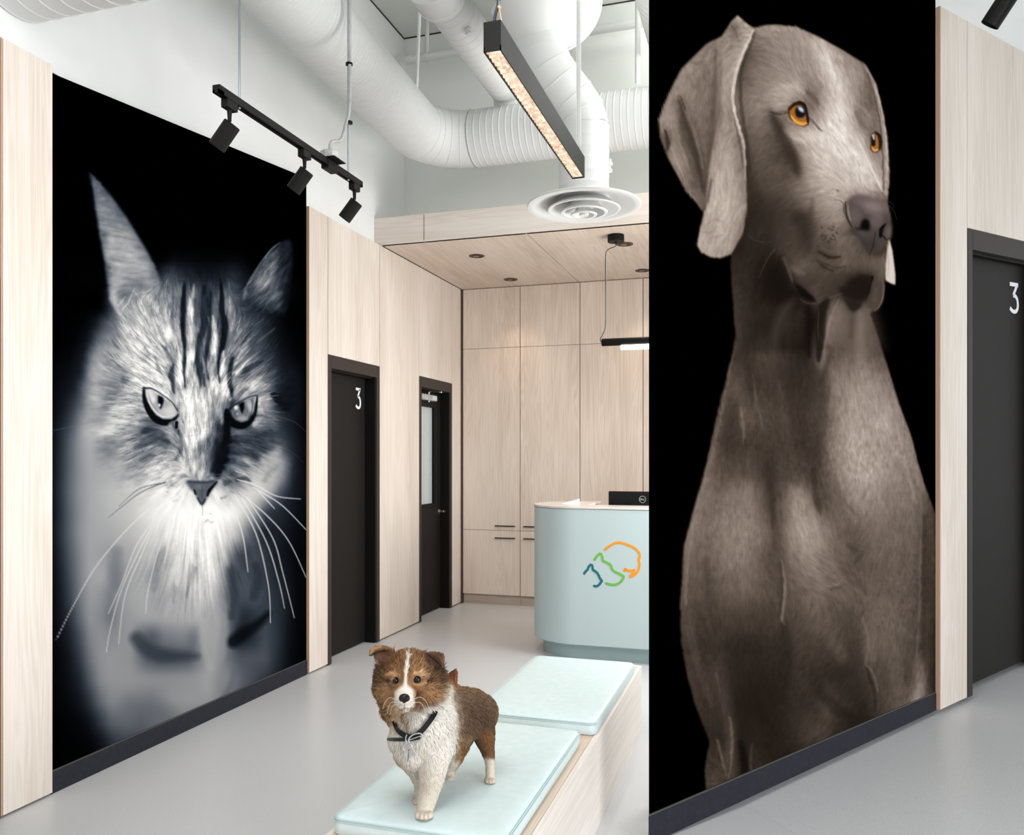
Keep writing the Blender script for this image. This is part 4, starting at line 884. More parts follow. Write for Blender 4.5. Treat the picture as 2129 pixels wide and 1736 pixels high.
    e1 = T((120, 606), (170, 622), (215, 646), (262, 678), (312, 718), (350, 770), (352, 806), (312, 836), (250, 836), (200, 806), (158, 752), (130, 690))
    TS([(106, 602), (110, 680), (142, 762), (190, 826), (250, 858), (312, 850), (362, 806)], [16, 34, 52, 60, 54, 42, 14], 8, .97, 3)
    C.put(C.poly(e1, 1.2), 178); C.blob(*t(150, 650), 7, 12, 224, .85, -.3); C.blob(*t(300, 775), 11, 9, 206, .8); C.blob(*t(212, 735), 9, 9, 150, .6); C.blob(*t(262, 720), 8, 8, 150, .5)
    TS([(140, 700), (190, 780), (250, 818), (330, 808)], [10, 14, 14, 10], 212, .75, 2); TS([(138, 640), (165, 720), (210, 780)], [4, 8, 5], 110, .6, 2)
    TS([(104, 604), (160, 606), (215, 634), (265, 668), (318, 712), (358, 772)], [20, 14, 10, 10, 10, 12], 52, .85, 2.4)
    C.put(C.poly(T((208, 655), (250, 672), (256, 700), (242, 745), (230, 764), (220, 744), (208, 700)), 1), 8); C.blob(*t(222, 732), 2.4, 3.4, 236, .95); C.blob(*t(176, 690), 3.5, 6, 236, .7)
    TS([(352, 862), (350, 900)], [26, 22], 8, .95, 1.6); TS([(366, 920), (368, 950)], [12, 8], 30, .8, 1.6); TS([(340, 850), (300, 880), (330, 940)], [8, 26, 16], 175, .6, 4)
    e2 = T((762, 775), (800, 738), (850, 706), (900, 682), (938, 674), (938, 730), (918, 790), (884, 842), (840, 858), (798, 842), (770, 806))
    TS([(728, 772), (740, 830), (790, 876), (852, 886), (905, 852), (942, 780), (958, 672)], [30, 62, 54, 46, 36, 26, 12], 7, .97, 3); TS([(740, 800), (736, 900), (730, 960)], [40, 44, 30], 10, .85, 4)
    C.put(C.poly(e2, 1.2), 122); C.blob(*t(905, 740), 6, 13, 184, .9, -.35); C.blob(*t(850, 832), 10, 5, 160, .8); C.blob(*t(790, 800), 6, 8, 92, .8); C.blob(*t(870, 770), 5, 10, 100, .6)
    TS([(735, 768), (795, 728), (850, 694), (905, 668), (960, 658)], [14, 10, 8, 8, 8], 30, .85, 2); TS([(915, 690), (920, 760), (890, 830)], [5, 7, 4], 60, .7, 1.5)
    C.put(C.poly(T((818, 722), (858, 702), (862, 750), (846, 800), (830, 772)), 1), 6); C.blob(*t(798, 750), 4, 4, 232, .95); C.blob(*t(808, 798), 2, 2, 190, .7)
    # nose and mouth
    C.put(C.poly(T((412, 1302), (450, 1298), (540, 1304), (620, 1298), (680, 1262), (645, 1336), (604, 1392), (572, 1452), (545, 1494), (520, 1452), (490, 1402), (440, 1342)), 2), 88, .95)
    TS([(440, 1306), (540, 1312), (630, 1304)], [14, 18, 16], 52, .7, 4); C.blob(*t(520, 1345), 9, 5, 122, .7); TS([(543, 1340), (541, 1440)], [6, 4], 54, .7, 2); TS([(486, 1372), (494, 1400)], [14, 14], 8, .9, 1.6); TS([(584, 1410), (600, 1370), (655, 1308)], [16, 26, 10], 10, .92, 2.4); TS([(510, 1430), (540, 1475), (565, 1440)], [14, 18, 12], 30, .75, 2.5); TS([(545, 1490), (548, 1560)], [8, 5], 130, .6, 2)
    for x, y in ((590, 370), (575, 400), (890, 320), (850, 372), (780, 505)): C.blob(*b(x, y), 2.0, 1.6, 90, .4)
    # whiskers
    W_ = lambda pts, w_, L, al: C.put(C.line(C.spline([b(*p) for p in pts], 8), w_, 1), L, al)
    for pts in ([(520, 450), (380, 580), (230, 760), (120, 950), (40, 1110)], [(545, 490), (430, 650), (350, 850), (290, 985)], [(520, 530), (430, 700), (350, 880), (300, 1060), (280, 1170)], [(540, 500), (450, 700), (370, 900), (340, 1130)], [(570, 570), (520, 720), (480, 880), (470, 985)], [(600, 540), (580, 640), (560, 740)]):
        W_(pts, [2.6, 2.8, 2.6, 2.2, 1.8], 226, .58)
    for pts in ([(565, 352), (450, 400), (350, 475), (288, 525)], [(560, 356), (440, 385), (340, 470)]): W_(pts, [2.4, 1.6, .8], 70, .7)
    for pts in ([(910, 340), (1000, 368), (1100, 420), (1215, 434)], [(985, 378), (1120, 460), (1242, 582)], [(920, 400), (1060, 520), (1160, 640), (1242, 812)], [(895, 410), (1000, 600), (1060, 850), (1070, 1030)], [(935, 430), (1050, 640), (1110, 830), (1138, 960)], [(955, 425), (1080, 620), (1130, 790), (1185, 1005)], [(880, 450), (935, 600), (962, 785)], [(1010, 395), (1090, 480)]):
        W_(pts, [2.0, 2.9, 2.8, 2.4, 1.8], 228, .68)
    for pts in ([(1060, 160), (1160, 200), (1230, 260)], [(1080, 30), (1180, 60), (1240, 110)]): W_(pts, [1.2, .6], 110, .5)
    W_([(20, 105), (120, 85), (220, 60)], 1.5, 120, .4)
    L = C.L; x = [0, 20, 60, 110, 160, 200, 230, 255]
    rgb = np.stack([np.interp(L, x, [0, 13, 47, 99, 157, 199, 230, 253]), np.interp(L, x, [0, 16, 54, 104, 158, 199, 230, 253]), np.interp(L, x, [0, 22, 64, 113, 161, 199, 229, 251])], -1)
    return C, lin(rgb)
# ---------------------------------------------------------------- dog
def paint_dog():
    C = Canvas(1340, -60, 1950, 1716)
    a = lambda x, y: (1340 + x / 2.411, y / 2.411)
    b = lambda x, y: (1340 + x / 1.653, 650 + y / 1.653)
    rows = {}
    def R(f, y, t): rows[f(0, y)[1]] = [(f(float(p.split(':')[0]), 0)[0], float(p.split(':')[1])) for p in t.split()]
    R(a, 60, '400:110 900:120'); R(a, 130, '420:120 560:118 640:135 720:135 800:132 900:130')
    R(a, 200, '400:125 540:92 580:108 650:118 720:124 800:132 870:160 920:150 1000:120'); R(a, 280, '520:68 560:86 620:105 700:118 780:124 850:140 900:186 940:152 1000:132 1060:112 1120:100')
    R(a, 360, '490:72 540:92 620:110 700:120 780:126 860:136 920:182 960:186 1000:142 1080:130 1120:92 1160:110'); R(a, 440, '490:84 560:106 620:120 700:146 760:152 820:104 870:116 930:160 970:192 1020:150 1080:125 1130:85 1170:115')
    R(a, 520, '500:95 560:110 620:116 680:140 720:122 780:110 840:88 880:122 930:166 980:190 1030:150 1080:100 1130:85 1170:90 1200:135'); R(a, 600, '500:85 560:100 620:86 680:84 760:110 840:122 900:166 960:190 1010:185 1050:150 1090:112 1130:110 1180:100 1205:140')
    R(a, 680, '510:75 570:85 620:76 660:62 700:110 760:150 820:162 880:180 940:190 1000:196 1050:172 1090:150 1130:92 1180:110 1215:150'); R(a, 760, '515:64 580:75 650:66 700:52 750:72 800:132 860:166 920:180 980:186 1040:186 1090:182 1130:132 1180:110 1215:140')
    R(a, 840, '515:58 580:70 650:70 720:60 770:72 820:132 880:160 940:166 1000:170 1060:180 1120:196 1160:150 1200:125'); R(a, 920, '515:48 580:60 650:66 720:76 780:96 840:132 900:152 960:152 1010:165 1060:160 1120:170 1170:170 1210:140')
    R(a, 1000, '515:38 580:50 650:52 720:66 780:86 840:112 900:132 960:152 1000:130 1060:112 1160:100 1220:86'); R(a, 1080, '510:30 580:40 650:42 720:52 770:44 830:64 880:102 940:120 990:125 1030:90 1160:90 1235:75')
    R(a, 1160, '500:30 560:40 640:42 700:52 760:56 820:46 860:72 910:84 960:102 1010:78 1060:62 1150:72 1225:60'); R(a, 1240, '440:25 540:32 620:32 690:52 750:62 820:48 860:64 920:62 980:88 1040:90 1090:66 1140:48 1180:56 1220:60')
    R(a, 1320, '430:32 500:36 580:26 680:28 730:68 790:78 850:64 900:60 960:68 1020:82 1080:76 1130:76 1180:86 1220:90'); R(a, 1400, '430:42 500:36 580:22 660:18 720:28 760:54 830:58 900:62 960:56 1020:38 1080:32 1130:28 1170:72 1210:80')
    R(a, 1480, '430:48 490:40 560:27 640:20 720:16 780:24 830:52 870:66 930:56 980:38 1030:34 1080:32 1120:24 1160:62 1200:80'); R(a, 1560, '440:52 500:42 570:30 640:36 700:42 760:40 820:26 880:32 930:82 980:112 1020:56 1050:44 1090:90 1140:80 1190:40')
    R(a, 1640, '440:52 500:40 570:27 640:32 700:46 760:32 830:20 890:52 930:112 990:92 1040:76 1100:86 1150:62'); R(a, 1736, '450:56 500:36 560:36 620:50 680:37 740:27 800:20 860:46 900:92 950:72 1010:62 1070:92 1120:80 1180:60')
    R(b, 150, '300:50 350:40 400:58 450:56 500:40 540:32 575:42 612:96 640:76 690:84 750:100 800:76'); R(b, 250, '270:62 320:70 360:44 420:50 500:42 540:40 580:48 620:58 650:104 720:120 790:122 850:100'); R(b, 350, '250:74 300:44 340:74 390:62 430:60 500:50 570:56 620:62 650:100 710:130 780:132 830:140 890:110')
    R(b, 450, '215:92 270:46 330:48 400:52 470:52 540:46 600:52 650:108 720:142 790:132 850:132 920:110'); R(b, 550, '200:98 240:72 300:62 370:66 430:40 470:60 530:62 590:46 640:88 700:130 770:142 840:122 930:108'); R(b, 650, '170:98 220:86 290:86 370:98 430:54 470:70 520:112 570:94 610:60 660:80 730:116 800:112 880:102 940:96 990:60')
    R(b, 750, '150:98 200:86 270:92 350:108 420:84 450:54 490:100 540:134 600:114 660:84 720:74 780:92 860:92 930:86 960:62 1000:60'); R(b, 850, '140:84 200:76 270:86 350:94 430:66 465:62 500:90 560:112 620:98 680:90 720:66 780:80 860:86 930:82 960:54 1000:60'); R(b, 950, '130:74 190:66 260:72 340:82 410:72 460:62 520:76 590:96 640:82 700:86 760:80 840:82 920:76 960:54 1000:55')
    R(b, 1050, '125:60 190:52 250:56 330:54 400:52 455:55 520:62 590:76 650:68 720:62 755:80 800:86 880:82 930:72 970:62 1000:42'); R(b, 1150, '125:50 180:42 240:42 310:34 390:36 460:40 520:52 600:56 680:56 740:54 770:90 810:80 880:76 930:68 970:52 1000:40'); R(b, 1250, '140:54 200:42 250:56 310:32 390:30 460:32 530:46 600:40 680:38 740:46 780:60 850:68 920:64 945:120 975:50 1000:36')
    R(b, 1350, '170:48 230:40 280:56 310:28 380:25 450:28 520:42 590:44 630:68 690:42 750:34 800:56 860:76 900:82 945:140 970:80 1000:30'); R(b, 1450, '210:38 270:34 295:66 320:28 380:30 440:27 500:36 560:56 610:60 660:38 720:28 1000:30'); R(b, 1550, '205:48 250:46 280:56 305:60 330:20 370:38 430:30 490:30 1000:30'); R(b, 1650, '200:58 250:66 275:48 300:50 1000:30')
    F = C.rows(rows, 5); F = F * np.interp(F, [0, 45, 90, 140, 200], [.84, .92, 1.0, 1.03, 1.06])
    sil = [(545, 135), (640, 119), (760, 130), (880, 185), (1000, 252), (1095, 312), (1120, 350), (1160, 420), (1190, 540), (1215, 680), (1226, 880), (1216, 985), (1232, 1080), (1240, 1140), (1228, 1195), (1215, 1240), (1208, 1330), (1205, 1440), (1195, 1510), (1165, 1555), (1140, 1560)]
    tail = [b(776, 0), b(806, 90), b(838, 190), b(872, 300), b(920, 430), b(942, 520), b(962, 585), b(1000, 690), b(1012, 1700), b(205, 1700), b(208, 1640), b(205, 1560), b(222, 1475), b(200, 1420), b(170, 1340), b(148, 1260), b(124, 1130), b(121, 1000), b(134, 800), b(160, 700), b(190, 600), b(215, 500), b(245, 360), b(272, 250), b(312, 90), b(303, 0)]
    sp = [a(*p) for p in sil] + tail + [a(445, 1560), a(432, 1400), a(428, 1270), a(440, 1180), a(450, 900), a(400, 500), a(400, 250), a(520, 125)]
    w, m = C.poly(sp, 1.0); C.L[w] = F[w] * m
    bod = C.poly(sp, 2)
    # folds of neck and chest
    for p, w_, L, al, f, fn in (
        ([(655, 200), (645, 290), (632, 350)], [3, 7, 3], 100, .45, 5, b), ([(372, 215), (385, 310), (408, 398)], [3, 6, 3], 82, .45, 5, b), ([(330, 330), (340, 400), (338, 450)], [5, 6, 3], 100, .5, 4, b), ([(640, 10), (625, 60), (612, 110)], [6, 7, 3], 120, .6, 4, b), ([(600, 120), (640, 130), (600, 250)], [10, 14, 8], 42, .5, 8, b),
        ([(425, 560), (440, 650), (440, 740)], [10, 14, 6], 38, .6, 6, b), ([(580, 540), (590, 640), (605, 690)], [8, 14, 4], 40, .6, 6, b), ([(655, 560), (680, 640), (735, 700)], [5, 7, 4], 70, .4, 6, b), ([(470, 850), (482, 930), (478, 1000), (472, 1046), (482, 1072)], [2, 6, 7, 8, 2], 116, .5, 4, b), ([(466, 860), (472, 950), (464, 1040)], [6, 7, 4], 40, .5, 4, b),
        ([(620, 940), (660, 932), (690, 908)], [3, 7, 2], 104, .5, 4, b), ([(640, 950), (690, 935)], [5, 4], 55, .5, 3, b), ([(748, 1040), (766, 1110), (770, 1150), (760, 1205), (785, 1240), (800, 1300)], [2, 6, 6, 4, 6, 2], 100, .5, 4, b), ([(762, 1220), (775, 1260), (790, 1310), (792, 1370)], [5, 7, 7, 3], 30, .6, 3, b),
        ([(945, 600), (952, 720), (946, 850), (945, 1000), (936, 1200), (955, 1330)], [2, 5, 6, 5, 5, 6], 104, .4, 4, b), ([(962, 700), (960, 900), (958, 1150)], 9, 45, .5, 5, b), ([(700, 800), (740, 830), (720, 860)], [8, 12, 5], 52, .5, 6, b), ([(292, 1390), (300, 1450), (297, 1540), (288, 1600)], [4, 6, 5, 3], 92, .55, 3, b), ([(250, 1470), (265, 1530), (280, 1590)], [5, 6, 3], 95, .5, 3, b), ([(245, 1240), (258, 1300)], [5, 4], 80, .5, 3, b), ([(330, 1480), (345, 1560), (325, 1620)], [12, 16, 8], 10, .7, 6, b), ([(370, 1480), (365, 1560), (400, 1600)], [4, 6, 3], 62, .5, 4, b),
        ([(330, 600), (300, 720), (300, 850)], [40, 60, 40], 108, .4, 22, b), ([(520, 620), (560, 720), (600, 800)], [30, 46, 24], 130, .4, 16, b), ([(660, 820), (700, 900), (760, 960)], [16, 24, 14], 62, .45, 10, b), ([(210, 850), (230, 1000), (270, 1180)], [14, 20, 14], 42, .4, 10, b), ([(150, 1050), (175, 1180), (230, 1350)], [16, 18, 10], 66, .4, 8, b), ([(560, 1000), (620, 1080), (680, 1180)], [30, 40, 24], 84, .35, 18, b), ([(480, 1080), (490, 1200), (470, 1330)], [20, 26, 16], 24, .4, 12, b), ([(830, 1000), (850, 1150), (870, 1300)], [24, 34, 24], 92, .35, 14, b), ([(720, 250), (760, 420), (820, 560)], [24, 40, 26], 138, .35, 18, b), ([(560, 200), (540, 330), (560, 480)], [20, 30, 20], 40, .4, 14, b), ([(460, 240), (480, 360), (500, 470)], [14, 20, 14], 70, .3, 10, b),
        ([(200, 500), (175, 690), (150, 850), (140, 1000)], [4, 5, 5, 4], 115, .4, 5, b), ([(310, 90), (285, 240), (230, 500)], [3, 4, 4], 100, .4, 4, b), ([(850, 330), (900, 520), (930, 650)], [4, 5, 4], 140, .4, 5, b), ([(600, 1300), (660, 1360), (730, 1400)], [18, 26, 12], 26, .6, 12, b)):
        C.put(C.line(C.spline([fn(*q) for q in p]), w_, f), L, al)
    w, m = bod; M0 = np.zeros_like(C.L); M0[w] = m; C.L *= np.clip(M0 * 1.02, 0, 1)
    # far ear
    w, m = C.poly([a(*p) for p in [(1090, 308), (1112, 330), (1160, 420), (1192, 545), (1215, 690), (1228, 880), (1216, 1000), (1200, 960), (1196, 800), (1184, 640), (1158, 500), (1126, 390)]], 1); C.L[w] = C.L[w] * (1 - m) + 138 * m
    C.put(C.line(C.spline([a(*p) for p in [(1118, 370), (1155, 490), (1182, 640), (1194, 800), (1196, 950)]]), 4, 2), 70, .7); C.put(C.line(C.spline([a(*p) for p in [(1150, 420), (1190, 560), (1210, 720), (1216, 900)]]), 3, 2), 180, .6)
    C.put(C.poly([a(*p) for p in [(1222, 1190), (1235, 1240), (1246, 1300), (1256, 1380), (1256, 1422), (1235, 1418), (1210, 1400), (1206, 1330)]], 1), 160); C.blob(*a(1222, 1330), 5, 22, 110, .6)
    # near ear: back part and hanging flap
    bk = [(470, 74), (425, 122), (385, 182), (312, 218), (240, 290), (185, 345), (135, 440), (98, 522), (70, 602), (78, 690), (120, 795), (205, 955), (292, 1058), (330, 1000), (360, 800), (420, 500), (440, 250)]
    er = {}
    def RE(y, t): er[y / 2.411] = [(1340 + float(p.split(':')[0]) / 2.411, float(p.split(':')[1])) for p in t.split()]
    RE(90, '420:150 460:150 520:130'); RE(150, '400:110 440:95 470:140 520:130'); RE(250, '290:112 340:100 380:112 420:120'); RE(350, '180:118 230:112 300:98 350:105 380:112'); RE(450, '130:118 180:112 240:105 300:95 350:95'); RE(540, '95:115 140:105 180:62 220:100 290:95 340:92')
    RE(620, '70:125 110:110 150:112 190:50 240:85 300:85 340:80'); RE(700, '78:85 115:50 145:110 190:72 225:55 290:85 330:72'); RE(800, '120:100 150:110 190:108 230:68 270:62 320:70'); RE(900, '170:100 210:95 240:72 290:60 320:62'); RE(1000, '230:95 270:85 300:70 330:70'); RE(1060, '280:85 320:70')
    E = C.rows(er, 2); w, m = C.poly([a(*p) for p in bk], 1); C.L[w] = C.L[w] * (1 - m) + E[w] * m
    C.put(C.line(C.spline([a(*p) for p in [(165, 480), (195, 580), (235, 700), (275, 850), (298, 960)]]), [3, 6, 8, 9, 5], 5), 48, .6); C.put(C.line(C.spline([a(*p) for p in [(180, 480), (205, 550)]]), [2, 2], 1), 20, .8); C.put(C.line(C.spline([a(*p) for p in [(84, 640), (125, 720), (165, 820), (200, 900)]]), [3, 5, 5, 3], 3), 128, .6); C.put(C.line(C.spline([a(*p) for p in [(100, 650), (118, 720), (112, 760)]]), [4, 9, 3], 3), 30, .8)
    C.put(C.line(C.spline([a(*p) for p in [(355, 250), (352, 420), (340, 600), (322, 800), (308, 950)]]), [5, 8, 9, 8, 5], 6), 62, .6)
    fl = [(465, 78), (432, 110), (400, 200), (374, 330), (368, 450), (374, 560), (348, 700), (322, 850), (302, 1040), (272, 1170), (262, 1225), (285, 1265), (330, 1286), (372, 1293), (432, 1274), (492, 1170), (510, 1060), (511, 900), (506, 790), (492, 700), (466, 630), (442, 560), (432, 480), (447, 385), (486, 275), (548, 145)]
    er = {}
    RE(80, '430:150 470:150'); RE(140, '410:118 450:82 490:135 540:140'); RE(220, '390:118 430:120 480:130 520:150'); RE(320, '370:105 410:128 450:135 480:160'); RE(450, '365:110 400:130 430:125 450:165'); RE(560, '370:90 400:122 430:105 460:150'); RE(680, '345:100 380:126 430:120 470:110 500:165'); RE(800, '325:112 370:132 420:140 470:125 505:150'); RE(920, '310:120 360:142 420:146 470:128 512:140'); RE(1040, '295:130 340:146 400:150 460:142 512:120'); RE(1140, '275:135 330:130 380:150 440:140 500:95'); RE(1220, '260:150 320:132 380:142 440:125 470:90'); RE(1290, '280:140 370:135 430:110')
    E = C.rows(er, 2); w, m = C.poly([a(*p) for p in fl], 1); C.L[w] = C.L[w] * (1 - m) + E[w] * m
    C.put(C.line(C.spline([a(*p) for p in [(552, 165), (522, 245), (488, 330), (478, 440), (486, 560), (505, 680), (520, 800), (522, 960)]]), [3, 6, 8, 8, 8, 8, 9, 7], 5), 46, .7)
    C.put(C.line(C.spline([a(*p) for p in [(545, 150), (495, 260), (458, 370), (442, 470), (450, 560), (472, 640), (494, 720), (502, 800), (506, 900)]]), [4, 6, 7, 7, 7, 7, 6, 4, 2], 2), 186, .85)
    C.put(C.line(C.spline([a(*p) for p in [(445, 570), (468, 680), (485, 760), (495, 840)]]), [3, 6, 5, 2], 3), 75, .7); C.put(C.line(C.spline([a(*p) for p in [(380, 300), (376, 450), (385, 560)]]), [4, 6, 3], 4), 88, .5)
    for q in ([(285, 1160), (330, 1165), (360, 1130)], [(300, 1130), (350, 1100), (390, 1110)], [(330, 1190), (400, 1175)]): C.put(C.line(C.spline([a(*p) for p in q]), [2, 4, 2], 2), 112, .6)
    for q, w_, L, al, f in (([(430, 120), (455, 160), (470, 200)], [3, 5, 2], 78, .6, 3), ([(485, 110), (500, 140), (520, 135)], [2, 4, 2], 92, .5, 3), ([(230, 300), (260, 320), (300, 300)], [2, 5, 2], 84, .5, 4), ([(210, 350), (235, 420), (300, 470)], [4, 8, 4], 92, .4, 6), ([(300, 380), (330, 480), (320, 640)], [5, 9, 6], 72, .5, 7), ([(215, 560), (260, 700), (290, 840)], [4, 6, 4], 104, .5, 4), ([(130, 560), (150, 640), (200, 790), (240, 900)], [4, 6, 6, 3], 118, .5, 4), ([(170, 500), (215, 640), (262, 800), (285, 930)], [3, 8, 10, 6], 44, .6, 6), ([(335, 900), (318, 980), (300, 1050)], [5, 7, 4], 48, .6, 5)):
        C.put(C.line(C.spline([a(*p) for p in q]), w_, f), L, al)
    # face modelling
    for p, w_, L, al, f in (
        ([(890, 200), (925, 300), (960, 400), (985, 520), (960, 640), (1010, 730), (1080, 800), (1140, 900)], [4, 8, 9, 8, 8, 12, 12, 7], 200, .4, 6), ([(800, 455), (840, 480), (870, 520)], [5, 12, 5], 74, .7, 6), ([(660, 440), (740, 435), (800, 460)], [5, 10, 5], 165, .5, 6), ([(1060, 560), (1090, 620), (1120, 650)], [7, 13, 6], 88, .6, 6), ([(1040, 500), (1080, 530), (1140, 590)], [4, 6, 4], 150, .4, 5),
        ([(640, 590), (690, 680), (740, 790), (760, 860)], [14, 22, 20, 8], 44, .6, 12), ([(625, 560), (680, 570), (730, 560)], [2, 4, 3], 40, .8, 2), ([(830, 590), (870, 640), (890, 655)], [3, 5, 2], 80, .6, 2), ([(700, 650), (770, 700), (860, 720)], [5, 10, 6], 165, .4, 8), ([(840, 1000), (830, 1100), (850, 1180)], [8, 14, 8], 52, .4, 10),
        ([(1008, 1010), (1000, 1050), (1020, 1110)], [3, 4, 3], 55, .7, 3), ([(870, 1260), (930, 1290), (980, 1285)], [3, 6, 3], 28, .7, 3), ([(880, 1310), (950, 1340), (1010, 1335)], [2, 4, 2], 36, .5, 3), ([(690, 1290), (720, 1360), (740, 1420)], [3, 5, 3], 92, .5, 3), ([(900, 1500), (960, 1480), (1000, 1465)], [3, 4, 3], 78, .5, 3)):
        C.put(C.line(C.spline([a(*q) for q in p]), w_, f), L, al)
    for x, y in ((905, 1195), (935, 1200), (920, 1215), (950, 1185), (890, 1180), (940, 1150), (965, 1165)): C.blob(*a(x, y), 3, 2.4, 34, .6)
    # coat
    fx, fy = C.flow([a(900, 700) + (-.5, -1), a(800, 300) + (-.3, -1), a(1000, 450) + (-.2, -1), a(600, 400) + (-1, -.2), a(600, 700) + (-1, .6), a(650, 1000) + (-1, .8), a(850, 1000) + (-1, .3), a(900, 1250) + (-.8, .8), a(1060, 850) + (-.4, -1), a(400, 500) + (.05, 1), a(420, 900) + (.0, 1), a(380, 1150) + (-.3, 1), a(250, 500) + (-.3, 1), a(200, 750) + (.4, 1), a(1150, 1400) + (.1, 1), b(400, 200) + (.1, 1), b(650, 200) + (.1, 1), b(780, 300) + (.2, 1), b(350, 600) + (-.1, 1), b(550, 750) + (.3, 1), b(620, 900) + (1, .5), b(760, 800) + (-.4, 1), b(850, 700) + (.1, 1), b(300, 1000) + (.1, 1), b(560, 1100) + (-.6, 1), b(850, 1200) + (-.1, 1), b(650, 1300) + (-.8, 1), b(300, 1350) + (.1, 1), b(180, 800) + (-.1, 1)], 3)
    amp = np.zeros_like(C.L); w, m = bod; amp[w] = m * .075
    w, m = C.poly([a(*p) for p in bk + fl[::-1]], 2); amp[w] = np.maximum(amp[w], m * .08); w, m = C.poly([a(*p) for p in fl], 2); amp[w] = np.maximum(amp[w], m * .08)
    C.fur(fx, fy, amp, 6, 5, 1.2, 2)
    hairs(C, fx, fy, amp, 3000, 8, (.75, .92), (1.06, 1.2), (1.5, .9), .5, 4)
    # muzzle
    g = lambda x, y: (1560 + x / 5.4235, 380 + y / 5.4235)
    def GS(pts, w_, L, al=.85, f=3): C.put(C.line(C.spline([g(*q) for q in pts]), [k / 5.4235 for k in w_], f), L, al)
    def GP(pts, L, al=.9, f=2): C.put(C.poly([g(*q) for q in pts], f), L, al)
    GP([(150, 860), (370, 830), (440, 960), (470, 1090), (520, 1240), (600, 1340), (560, 1420), (420, 1560), (380, 1900), (160, 1900), (260, 1400), (180, 1050)], 15, .7, 9)
    GS([(480, 1330), (400, 1420), (330, 1560), (280, 1750), (270, 1950)], [20, 110, 130, 110, 60], 62, .5, 22); GS([(640, 1400), (680, 1560), (660, 1736), (660, 1950)], [60, 110, 80, 40], 12, .8, 10); GS([(860, 1330), (800, 1480), (790, 1736), (770, 2000)], [80, 120, 110, 40], 17, .85, 7); GS([(770, 1400), (765, 1600), (770, 1736)], [5, 6, 5], 62, .6, 1.2)
    GP([(1000, 1310), (1060, 1380), (1160, 1460), (1240, 1420), (1290, 1360), (1400, 1470), (1440, 1700), (1480, 1900), (900, 1900), (880, 1736), (930, 1460)], 80, .7, 12); GS([(1225, 1450), (1245, 1600), (1240, 1736), (1250, 1950)], [40, 90, 90, 40], 112, .5, 16); GS([(1150, 1560), (1130, 1736)], [60, 60], 60, .6, 9); GS([(1000, 1315), (935, 1450), (895, 1600), (860, 1760), (830, 1900)], [8, 18, 22, 20, 8], 112, .6, 5)
    GS([(385, 845), (430, 960), (470, 1085)], [12, 26, 14], 86, .55, 6); GS([(480, 960), (540, 1000), (600, 1020)], [50, 80, 40], 86, .6, 10)
    GS([(520, 420), (600, 480), (620, 620)], [120, 160, 90], 34, .55, 18); GS([(120, 200), (150, 400), (200, 620)], [120, 180, 120], 30, .4, 20)
    GP([(488, 1120), (560, 1160), (640, 1225), (715, 1290), (745, 1350), (650, 1335), (560, 1265)], 9, .95, 2); GS([(560, 1310), (640, 1358), (760, 1352), (880, 1295), (1000, 1275)], [8, 12, 14, 12, 6], 66, .55, 3)
    GP([(760, 1190), (900, 1180), (1010, 1200), (1000, 1260), (880, 1280), (780, 1300)], 40, .5, 6)
    GP([(1000, 1205), (1110, 1095), (1250, 1035), (1350, 1055), (1345, 1200), (1300, 1330), (1260, 1350), (1180, 1335), (1060, 1290)], 20, .93, 3); GP([(1040, 1295), (1180, 1335), (1275, 1345), (1235, 1420), (1160, 1462), (1118, 1430)], 27, .95, 2)
    GS([(1375, 1060), (1345, 1200), (1300, 1330)], [26, 34, 20], 7, .9, 3); GP([(1375, 1110), (1440, 1090), (1505, 1150), (1498, 1290), (1455, 1400), (1392, 1448), (1325, 1402), (1285, 1340), (1345, 1250)], 58, .9, 3); GS([(1508, 1150), (1494, 1290), (1448, 1400), (1400, 1440)], [6, 12, 10, 5], 112, .75, 2); GS([(1420, 1200), (1400, 1330)], [50, 40], 74, .5, 7)
    GS([(775, 768), (870, 828), (1005, 838)], [14, 34, 18], 30, .65, 5); GS([(755, 872), (830, 950), (925, 988)], [12, 36, 20], 28, .65, 6); GS([(800, 720), (880, 770), (960, 780)], [14, 20, 10], 78, .5, 4); GS([(800, 850), (900, 900), (1000, 900)], [14, 22, 10], 74, .5, 4)
    for x, y in ((820, 640), (888, 520), (885, 655), (955, 640), (765, 715), (805, 505), (905, 625), (940, 500), (985, 90), (850, 600), (930, 590)): C.blob(*g(x, y), 2.6, 2.3, 34, .5)
    for x, y in ((950, 220), (970, 290), (940, 360), (965, 420)): C.blob(*g(x, y), 4, 5, 132, .45)
    GS([(950, 190), (1020, 205), (1060, 260)], [6, 12, 10], 70, .7, 2)
    GS([(300, 300), (420, 560), (520, 800)], [160, 260, 180], 46, .38, 36); GS([(700, 1080), (900, 1120), (1050, 1120)], [60, 120, 90], 50, .4, 18); GS([(1050, 700), (1150, 850), (1300, 960)], [60, 110, 90], 64, .4, 16)
    # nose
    GP([(1080, 255), (1105, 175), (1190, 140), (1290, 150), (1400, 190), (1500, 260), (1565, 340), (1598, 480), (1588, 600), (1548, 730), (1460, 830), (1385, 835), (1305, 775), (1205, 630), (1125, 505), (1092, 400)], 62, .9, 3)
    C.blob(*g(1385, 270), 26, 13, 120, .8, .35); C.blob(*g(1240, 200), 18, 10, 92, .6); C.blob(*g(1170, 370), 16, 18, 88, .75, .5); GS([(1105, 255), (1106, 330), (1130, 420)], [10, 20, 10], 142, .6, 3); C.blob(*g(1420, 430), 14, 14, 96, .6); C.blob(*g(1560, 560), 6, 12, 92, .7); C.blob(*g(1235, 600), 8, 8, 78, .6); C.blob(*g(1480, 740), 9, 10, 62, .6)
